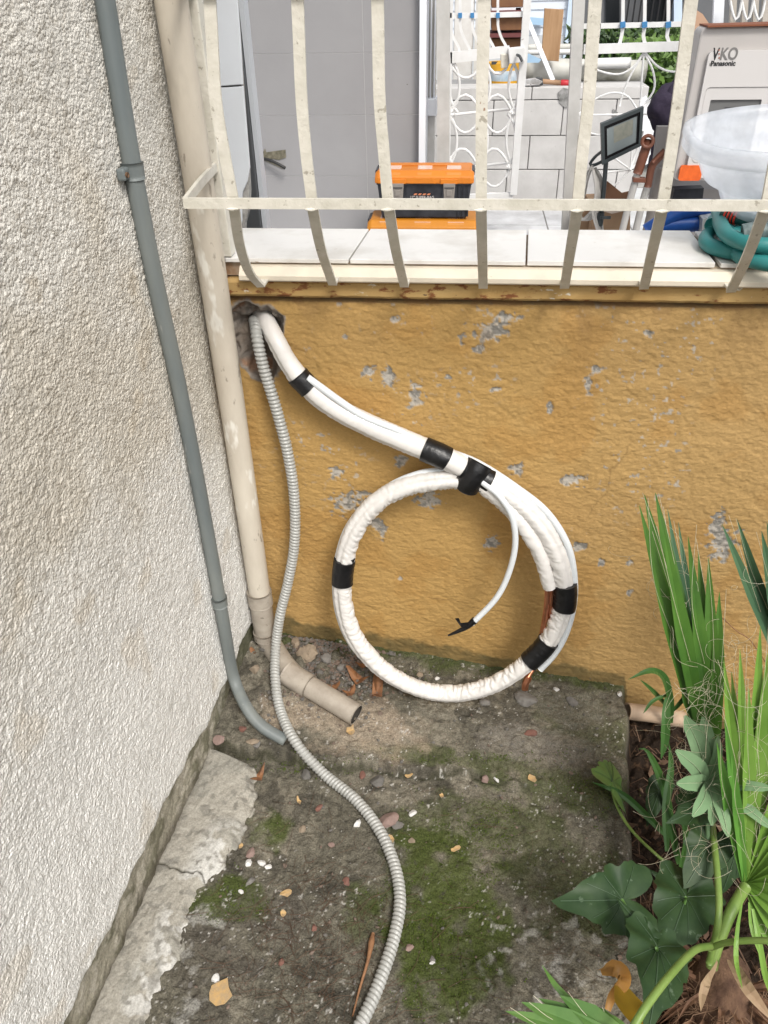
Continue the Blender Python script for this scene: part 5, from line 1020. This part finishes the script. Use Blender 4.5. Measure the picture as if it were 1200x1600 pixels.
def threads(p, n, L_=.06, r=.00026, spread=.02):
    for _ in range(n):
        q = A(p)+rgf.normal(size=3)*spread; d = rgf.normal(size=3); d[2] = abs(d[2]); d /= np.linalg.norm(d); pts = [q]; ax = rgf.normal(size=3); ax /= np.linalg.norm(ax); k = rgf.uniform(.1, .75); m__ = int(rgf.integers(6, 13)); st_ = L_*rgf.uniform(.6, 1.8)/m__
        for _ in range(m__): d = d+np.cross(ax, d)*k+A([0, 0, -.12]); d /= np.linalg.norm(d); q = q+d*st_; pts.append(q); k *= rgf.uniform(.85, 1.15)
        V, F = tube_data(spline(pts, .006), r, segs=4, transport=True); fil.add(V, F)
def frond(hub, tips, w, m, Yh, name='frond', nrm=(0, -.8, .6), fold=.35, split=.5, arc=.0, pr=([0, .3, .6, .85, 1], [.35, .8, 1, .5, .03]), root=palm, thr=3):
    mb = MB(); H = D(*hub, Yh)
    for tx, ty, Yt in tips:
        Tt = D(tx, ty, Yt); mid = H*.5+Tt*.5+A([0, -arc, arc*.3]); blade(mb, [H, H*.75+Tt*.25+A([0, -arc*.6, 0]), mid, H*.22+Tt*.78+A([0, -arc*.4, 0]), Tt], w*rgf.uniform(.85, 1.15), A(nrm)+rgf.normal(size=3)*.12, fold, pr)
        if thr: threads(mid*.6+Tt*.4, 1, .06, spread=.012)
        # split thread running beside the blade
        V, F = tube_data(spline([mid+A([.004, -.004, 0]), mid*.5+Tt*.5+A([rgf.uniform(-.01, .012), -.008, 0]), Tt+A([rgf.uniform(-.012, .012), -.004, rgf.uniform(0, .03)])], .01), .0004, segs=4, transport=True); fil.add(V, F)
    return mb.out(name, m, root, smooth=False)
frond((1108, 1215), [(999, 790, -.30), (1007, 773, -.28), (1024, 770, -.26), (1036, 822, -.33), (1018, 830, -.30)], .034, mg1, -.46, split=.5)
frond((1112, 1212), [(1043, 795, -.24), (1060, 816, -.22), (1034, 860, -.24)], .026, mg2, -.43)
frond((1116, 1212), [(1075, 838, -.30), (1091, 860, -.28), (1107, 872, -.30), (1124, 925, -.32)], .026, mg1, -.45)
frond((1235, 1075), [(1128, 819, -.20), (1152, 812, -.18), (1190, 830, -.22), (1198, 815, -.2), (1215, 800, -.2)], .028, mg2, -.25)
frond((1166, 1382), [(1131, 1032, -.50), (1143, 1050, -.47), (1156, 1014, -.47), (1170, 1075, -.52), (1188, 978, -.45), (1199, 1020, -.47), (1214, 990, -.45), (1228, 1000, -.45)], .026, mg3, -.62, fold=.5)
frond((1166, 1382), [(1250, 1120, -.52), (1262, 1190, -.55), (1270, 1250, -.58), (1275, 1300, -.62), (1275, 1345, -.65), (1270, 1390, -.68), (1262, 1430, -.7), (1250, 1466, -.72), (1232, 1490, -.73), (1215, 1500, -.73)], .020, mg3, -.62, fold=.55)
# pleated lower left half of the light fan
frond((1164, 1386), [(1120, 1160, -.56), (1132, 1120, -.54), (1143, 1180, -.58)], .020, leafmat('palm_deep_green', (.07, .19, .03), (.11, .26, .045)), -.62, fold=.5, thr=1)
def petiole(pts, r, m=mg4, name='petiole', root=palm): return tube(name, spline([D(*p) for p in pts], .008), r, m, root, segs=12, transport=True)
petiole([(1112, 1512, -.74), (1120, 1480, -.72), (1142, 1425, -.68), (1165, 1385, -.63)], .010)
petiole([(1108, 1505, -.75), (1122, 1440, -.72), (1122, 1380, -.66), (1112, 1275, -.53), (1110, 1212, -.46)], .0058)
petiole([(1112, 1478, -.75), (1085, 1485, -.80), (1050, 1520, -.87), (1010, 1572, -.93), (975, 1630, -.97)], .0058)
petiole([(1108, 1482, -.75), (1140, 1472, -.76), (1200, 1470, -.78), (1260, 1480, -.8)], .0052)
for pts, w_ in (([(1160, 1405, -.70), (1152, 1450, -.75), (1150, 1500, -.79), (1160, 1545, -.80)], .008), ([(1176, 1420, -.70), (1186, 1470, -.74), (1197, 1530, -.77), (1212, 1570, -.78)], .010), ([(1170, 1410, -.70), (1174, 1450, -.74), (1190, 1500, -.77)], .006)):
    blade(MB_ := MB(), [D(*p) for p in pts], w_, (0, -1, .4)); MB_.out('hanging_strip', mg3, palm)
frond((1000, 1640), [(760, 1604, -.93), (790, 1580, -.92), (815, 1566, -.91), (842, 1560, -.90), (875, 1556, -.90), (905, 1566, -.90), (930, 1580, -.91)], .030, leafmat('palm_mid_green', (.065, .15, .03), (.12, .22, .05)), -.96, nrm=(.1, -.3, 1), thr=0, fold=.3)
mb = MB(); blade(mb, [D(847, 1508, -.86), D(868, 1540, -.87), D(895, 1568, -.89), D(940, 1610, -.93)], .012, (0, -.4, 1), prof=([0, .3, .7, 1], [.05, .7, 1, 1])); mb.out('frond', MATS['palm_mid_green'], palm)
# fibrous trunk
tc_ = Z(1125, 1560, -.06); mtr = mat('trunk_fibre', (.07, .036, .022), .9, (.15, .085, .05), scale=22, stretch=(2, 2, .3), bump=.9, bscale=60, bdist=.006)
V, F = tube_data([(tc_[0]+.01, tc_[1]+.03, -.2), (tc_[0], tc_[1]+.01, -.12), (tc_[0], tc_[1], -.05), (tc_[0]-.0, tc_[1]+.02, .0), (tc_[0]-.01, tc_[1]+.05, .03)], A([.075, .08, .07, .045, .02]), segs=24, rf=lambda s, t: 1+.35*(vn(np.cos(t)*3+5, np.sin(t)*3+5, s*12, 3)-.5), ref=(0, -1, .1)); link('trunk', V, F, mtr, palm, smooth=True)
msh_ = mat('dry_sheath', (.19, .10, .055), .8, (.09, .045, .025), scale=20, stretch=(2, 2, .5), bump=.5); rg = np.random.default_rng(8)
mb = MB()
for k in range(80):
    a = rg.uniform(2.2, 6.6); r0 = A([math.cos(a), math.sin(a), 0]); b_ = A([tc_[0], tc_[1], rg.uniform(-.13, .01)]); p0 = b_+r0*.045; p1 = b_+r0*.085+A([0, 0, rg.uniform(-.01, .03)]); p2 = b_+r0*rg.uniform(.10, .15)+A([rg.uniform(-.03, .03), 0, rg.uniform(-.05, .02)])
    blade(mb, [p0, p1, p2], rg.uniform(.005, .015), r0*.8+A([0, 0, .6]), .5, ([0, .5, 1], [1, .8, .1]), step=.008)
mb.out('sheath', msh_, palm)
fb = MB()
for k in range(170):
    a = rg.uniform(2.0, 6.8); r0 = A([math.cos(a), math.sin(a), 0]); b_ = A([tc_[0], tc_[1], rg.uniform(-.13, .02)])+r0*.06; pts = [b_]; d = r0+rg.normal(size=3)*.7
    for _ in range(5): d = d/np.linalg.norm(d)+rg.normal(size=3)*.45; pts.append(pts[-1]+d/np.linalg.norm(d)*rg.uniform(.008, .02))
    V, F = tube_data(pts, .0006, segs=3, transport=True); fb.add(V, F)
o = fb.out('fibres', mat('dry_fibre', (.20, .12, .07), .8), palm); tag(o, kind='stuff')
blade(mb := MB(), [D(1140, 1500, -.74), D(1168, 1545, -.80), D(1210, 1598, -.84)], .022, (0, -.6, .8), .4); mb.out('dry_blade', mat('straw_brown', (.34, .25, .15), .7, (.26, .17, .10), scale=30), palm); blade(mb := MB(), [D(1120, 1500, -.78), D(1100, 1540, -.84), D(1095, 1580, -.86)], .018, (0, -.8, .6), .4); mb.out('dry_blade', mat('straw_brown', (.34, .25, .15), .7, (.26, .17, .10), scale=30), palm)
for c, n_, L_, sp_ in (((1105, 1230, -.50), 75, .09, .032), ((1120, 1120, -.48), 45, .09, .035), ((1150, 1290, -.58), 36, .10, .035), ((1130, 1030, -.42), 16, .08, .04), ((1080, 1330, -.62), 8, .07, .03), ((1040, 920, -.30), 9, .06, .03), ((1180, 1180, -.5), 30, .09, .045)): threads(D(*c), n_, L_, spread=sp_)
tag(fil.out('threads', mfil, palm), kind='stuff')

# woolly grey green plant
mwl = leafmat('woolly_leaf', (.13, .22, .11), (.18, .28, .15), rough=.8, spec=.2); mwv = mat('woolly_rib', (.26, .34, .20), .8)
wp = thing('woolly_plant', 'pale grey green plant with blunt downy leaves in front of the palm', 'plant', Z(1105, 1400, -.19))
cW = D(1104, 1222, -.53); petiole([(1104, 1420, -.62), (1106, 1330, -.58), (1104, 1222, -.53), (1092, 1160, -.50)], .004, mwl, 'stem', wp)
for tx, ty, Yt, w_ in ((1056, 1172, -.56, .034), (1057, 1224, -.58, .032), (1082, 1276, -.62, .030), (1138, 1308, -.62, .022), (1210, 1232, -.58, .020), (1208, 1296, -.60, .020), (1070, 1118, -.47, .034), (1098, 1120, -.46, .030), (1122, 1150, -.50, .02), (1150, 1180, -.52, .018), (1112, 1290, -.60, .022)):
    T_ = D(tx, ty, Yt); md = cW*.5+T_*.5+A([0, -.012, .018]); mb = MB(); blade(mb, [cW, md, T_], w_, (0, -.75, .65), .25, ([0, .2, .55, .85, 1], [.25, .7, 1, .75, .15]), step=.006); lf = mb.out('leaf', mwl, wp, smooth=True)
    tube('midrib', spline([cW+A([0, -.002, .001]), md+A([0, -.002, .001]), T_], .01), .0007, mwv, lf, segs=5, transport=True)

# arrow shaped arum leaves
mar = leafmat('arum_leaf', (.018, .042, .014), (.032, .062, .021), spec=.3, rough=.5, stretch=(1, 1, 1), scale=25, spots=[((.085, .125, .075), 48, .63, .05)]); mav = mat('arum_vein', (.055, .095, .05), .5)
mal2 = leafmat('young_arum_leaf', (.10, .20, .05), (.08, .16, .04), stretch=(1, 1, 1))
def arum(att, tip, wid, m, label_, pts=None, nr=(0, -.55, .85), seed=0, back=.5, root=None, vein=mav):
    a, t = D(*att), D(*tip); L_ = np.linalg.norm(t-a); X_ = (t-a)/L_; N_ = A(nr, float); N_ -= X_*np.dot(N_, X_); N_ /= np.linalg.norm(N_); Y_ = np.cross(N_, X_)
    ka = [0, 12, 35, 60, 85, 110, 135, 155, 170, 180]; kr = [1, .70, .50, .44, .41, .46, back*1.12, back*1.0, .30, .12]; n = 72; R_ = 9; V = [a]; F = []
    for j in range(1, R_+1):
        for i in range(n):
            ph = 360*i/n; q = ph if ph <= 180 else 360-ph; r = np.interp(q, ka, kr)*(1+.05*math.sin(math.radians(ph*9)+seed)+.03*math.sin(math.radians(ph*17)+seed*3))*L_*j/R_; u, v = r*math.cos(math.radians(ph)), r*math.sin(math.radians(ph))*wid
            h = .22*abs(v)-.9*u*abs(u)/L_*.22-.10*L_*(abs(v)/L_)**2*4+.02*L_*math.sin(ph*.1+seed*2)*(j/R_)**3+.035*L_*math.sin(math.radians(ph*6)+seed)*(j/R_)**2+.05*L_*(vn(A([math.cos(math.radians(ph))*2*j/R_+9]), A([math.sin(math.radians(ph))*2*j/R_+seed*3+9]), None, 5)[0]-.5); V.append(a+X_*u+Y_*v+N_*h)
    F = [(0, 1+i, 1+(i+1) % n) for i in range(n)]+[(1+(j-1)*n+i, 1+j*n+i, 1+j*n+(i+1) % n, 1+(j-1)*n+(i+1) % n) for j in range(1, R_) for i in range(n)]
    o = link('leaf', V, F, m, root, smooth=True); V = A(V)
    mb = MB(); up_ = N_*.0009
    def vn_(i, j0=1, j1=R_): return [V[1+(j-1)*n+i % n]+up_ for j in range(j0, j1)]
    mb.tube([a+up_]+vn_(0), .0009, segs=5, transport=True)
    for i in (n*125//360, n-n*125//360, n*45//360, n-n*45//360, n*22//360, n-n*22//360): mb.tube([a+up_]+vn_(i), .0005, segs=4, transport=True)
    mb.out('veins', vein, o); return o
ar = thing('arum_plant', 'dark green arrow leaved arum plant hanging over the slab edge', 'plant', Z(1045, 1490, -.19))
for i, (att, tip, wd, bk) in enumerate((((972, 1406, -.70), (878, 1408, -.74), 1.05, .55), ((1012, 1462, -.78), (966, 1402, -.73), .62, .25), ((1072, 1402, -.66), (1038, 1500, -.78), 1.0, .45), ((1026, 1482, -.80), (1026, 1606, -.93), .95, .35), ((1108, 1318, -.58), (1072, 1392, -.66), 1.0, .6), ((1095, 1262, -.55), (1050, 1284, -.6), .8, .5), ((1085, 1240, -.42), (1060, 1300, -.45), .9, .4), ((1030, 1235, -.30), (1012, 1290, -.36), .8, .45), ((1150, 1330, -.50), (1130, 1400, -.56), .9, .5), ((1060, 1395, -.50), (1020, 1362, -.48), .7, .5), ((1170, 1560, -.66), (1140, 1600, -.72), .9, .5))):
    arum(att, tip, wd, mar, None, seed=i, back=bk, root=ar, nr=(.25*math.sin(i*2.3), -.55, .8+.2*math.cos(i*1.7)))
for pts in ([(972, 1406, -.71), (990, 1440, -.75), (1015, 1480, -.74), (1035, 1500, -.70)], [(1072, 1402, -.67), (1062, 1440, -.68), (1045, 1500, -.68)], [(1026, 1482, -.81), (1030, 1500, -.76), (1040, 1510, -.68)], [(1108, 1318, -.58), (1090, 1400, -.62), (1050, 1480, -.66)]):
    petiole(pts, .0028, mal2, 'leaf_stalk', ar)
ya = thing('young_arum', 'single light green leaf on a long curved stalk at the slab edge', 'plant', Z(1060, 1365, -.19))
arum((955, 1222, -.34), (962, 1186, -.26), 1.35, mal2, None, seed=3, back=.7, root=ya, nr=(0, -.9, .5)); 
petiole([(955, 1222, -.34), (962, 1255, -.38), (985, 1295, -.44), (1025, 1335, -.50), (1062, 1364, -.52)], .0032, mg4, 'stalk', ya)
# dark strap leaves
mst = leafmat('strap_leaf', (.03, .085, .018), (.055, .13, .03), rough=.35)
sl = thing('strap_leaf_plant', 'clump of arching dark green strap leaves at the wall foot', 'plant', Z(1045, 1215, -.19))
for pts, w_ in (([(1048, 1130, -.10), (1046, 1092, -.12), (1036, 1058, -.14), (1015, 1048, -.16), (981, 1062, -.19)], .020), ([(1042, 1090, -.13), (1040, 1120, -.17), (1038, 1160, -.20), (1033, 1186, -.22)], .022), ([(1048, 1110, -.10), (1020, 1080, -.12), (1000, 1062, -.13)], .012), ([(1052, 1110, -.1), (1075, 1085, -.12), (1100, 1075, -.13)], .012), ([(1045, 1085, -.12), (1020, 1095, -.14), (1005, 1115, -.16)], .009),
                ([(1050, 1290, -.34), (1035, 1225, -.31), (1012, 1175, -.28), (998, 1170, -.28)], .020), ([(1045, 1310, -.38), (1010, 1275, -.37), (970, 1240, -.36), (925, 1222, -.36)], .016), ([(1042, 1330, -.42), (1040, 1260, -.36), (1048, 1200, -.30), (1045, 1160, -.27)], .018), ([(1060, 1350, -.46), (1050, 1300, -.43), (1040, 1255, -.40)], .016), ([(1062, 1360, -.48), (1072, 1310, -.45), (1060, 1260, -.42)], .014), ([(1080, 1120, -.1), (1068, 1090, -.12), (1078, 1060, -.13), (1100, 1050, -.13)], .012)):
    blade(mb := MB(), [D(*p) for p in pts], w_, (0, -.6, .8), .4, ([0, .2, .6, .85, 1], [.5, .9, 1, .6, .04])); mb.out('leaf', mst, sl)
# fallen yellow leaves
myl = leafmat('yellow_leaf', (.52, .33, .03), (.40, .26, .03), stretch=(1, 1, 1)); mbl = leafmat('curled_brown_leaf', (.48, .25, .06), (.34, .17, .05), stretch=(1, 1, 1))
blade(mb := MB(), [D(975, 1538, -.80), D(985, 1570, -.86), D(1005, 1612, -.92)], .055, (0, -.5, .9), .2, ([0, .3, .6, 1], [.15, .9, 1, .3]), step=.005); tag(mb.out('yellow_leaf', myl, smooth=True), 'bright yellow fallen leaf under the arum at the bottom', 'leaf')
blade(mb := MB(), [D(938, 1516, -.79), D(962, 1512, -.80), D(972, 1530, -.81), D(955, 1555, -.84), D(948, 1578, -.86)], .026, (.2, -.6, .8), .7, ([0, .3, .6, 1], [.5, 1, .9, .4]), step=.004); tag(mb.out('curled_leaf', mbl, smooth=True), 'orange brown curled dry leaf on the slab corner', 'leaf')
# litter in the planting bed
mb = MB(); rg = np.random.default_rng(22)
for _ in range(420):
    x, y = rg.uniform(.40, .95), rg.uniform(-1.05, -.04); a = rg.uniform(0, 6.28); d = A([math.cos(a), math.sin(a), rg.uniform(-.3, .3)])*rg.uniform(.01, .04); c = A([x, y, -.18+rg.uniform(0, .02)])
    if x < xedge(y)+.03: continue
    V, F = tube_data([c-d, c+A([d[1], d[0], .3])*.1, c+d], rg.uniform(.0006, .0018), segs=4, transport=True); mb.add(V, F)
leafcloud(mb, 260, A([.68, -.5, -.175]), A([.25, .5, .015]), .014, rg)
tag(mb.out('bed_litter', mat('litter_brown', (.07, .035, .022), .8, (.14, .085, .05), scale=8)), 'brown twigs and dry bits covering the planting bed', 'litter', kind='stuff')
V, F = tube_data(spline([P(1118, 955, -.02), P(1150, 985, -.03), P(1172, 1000, -.04), P(1200, 1040, -.05)], .01), .0013, segs=5, transport=True); tag(link('dry_twig', V, F, mbr), 'thin dark dry twig against the yellow wall by the palm', 'twig')
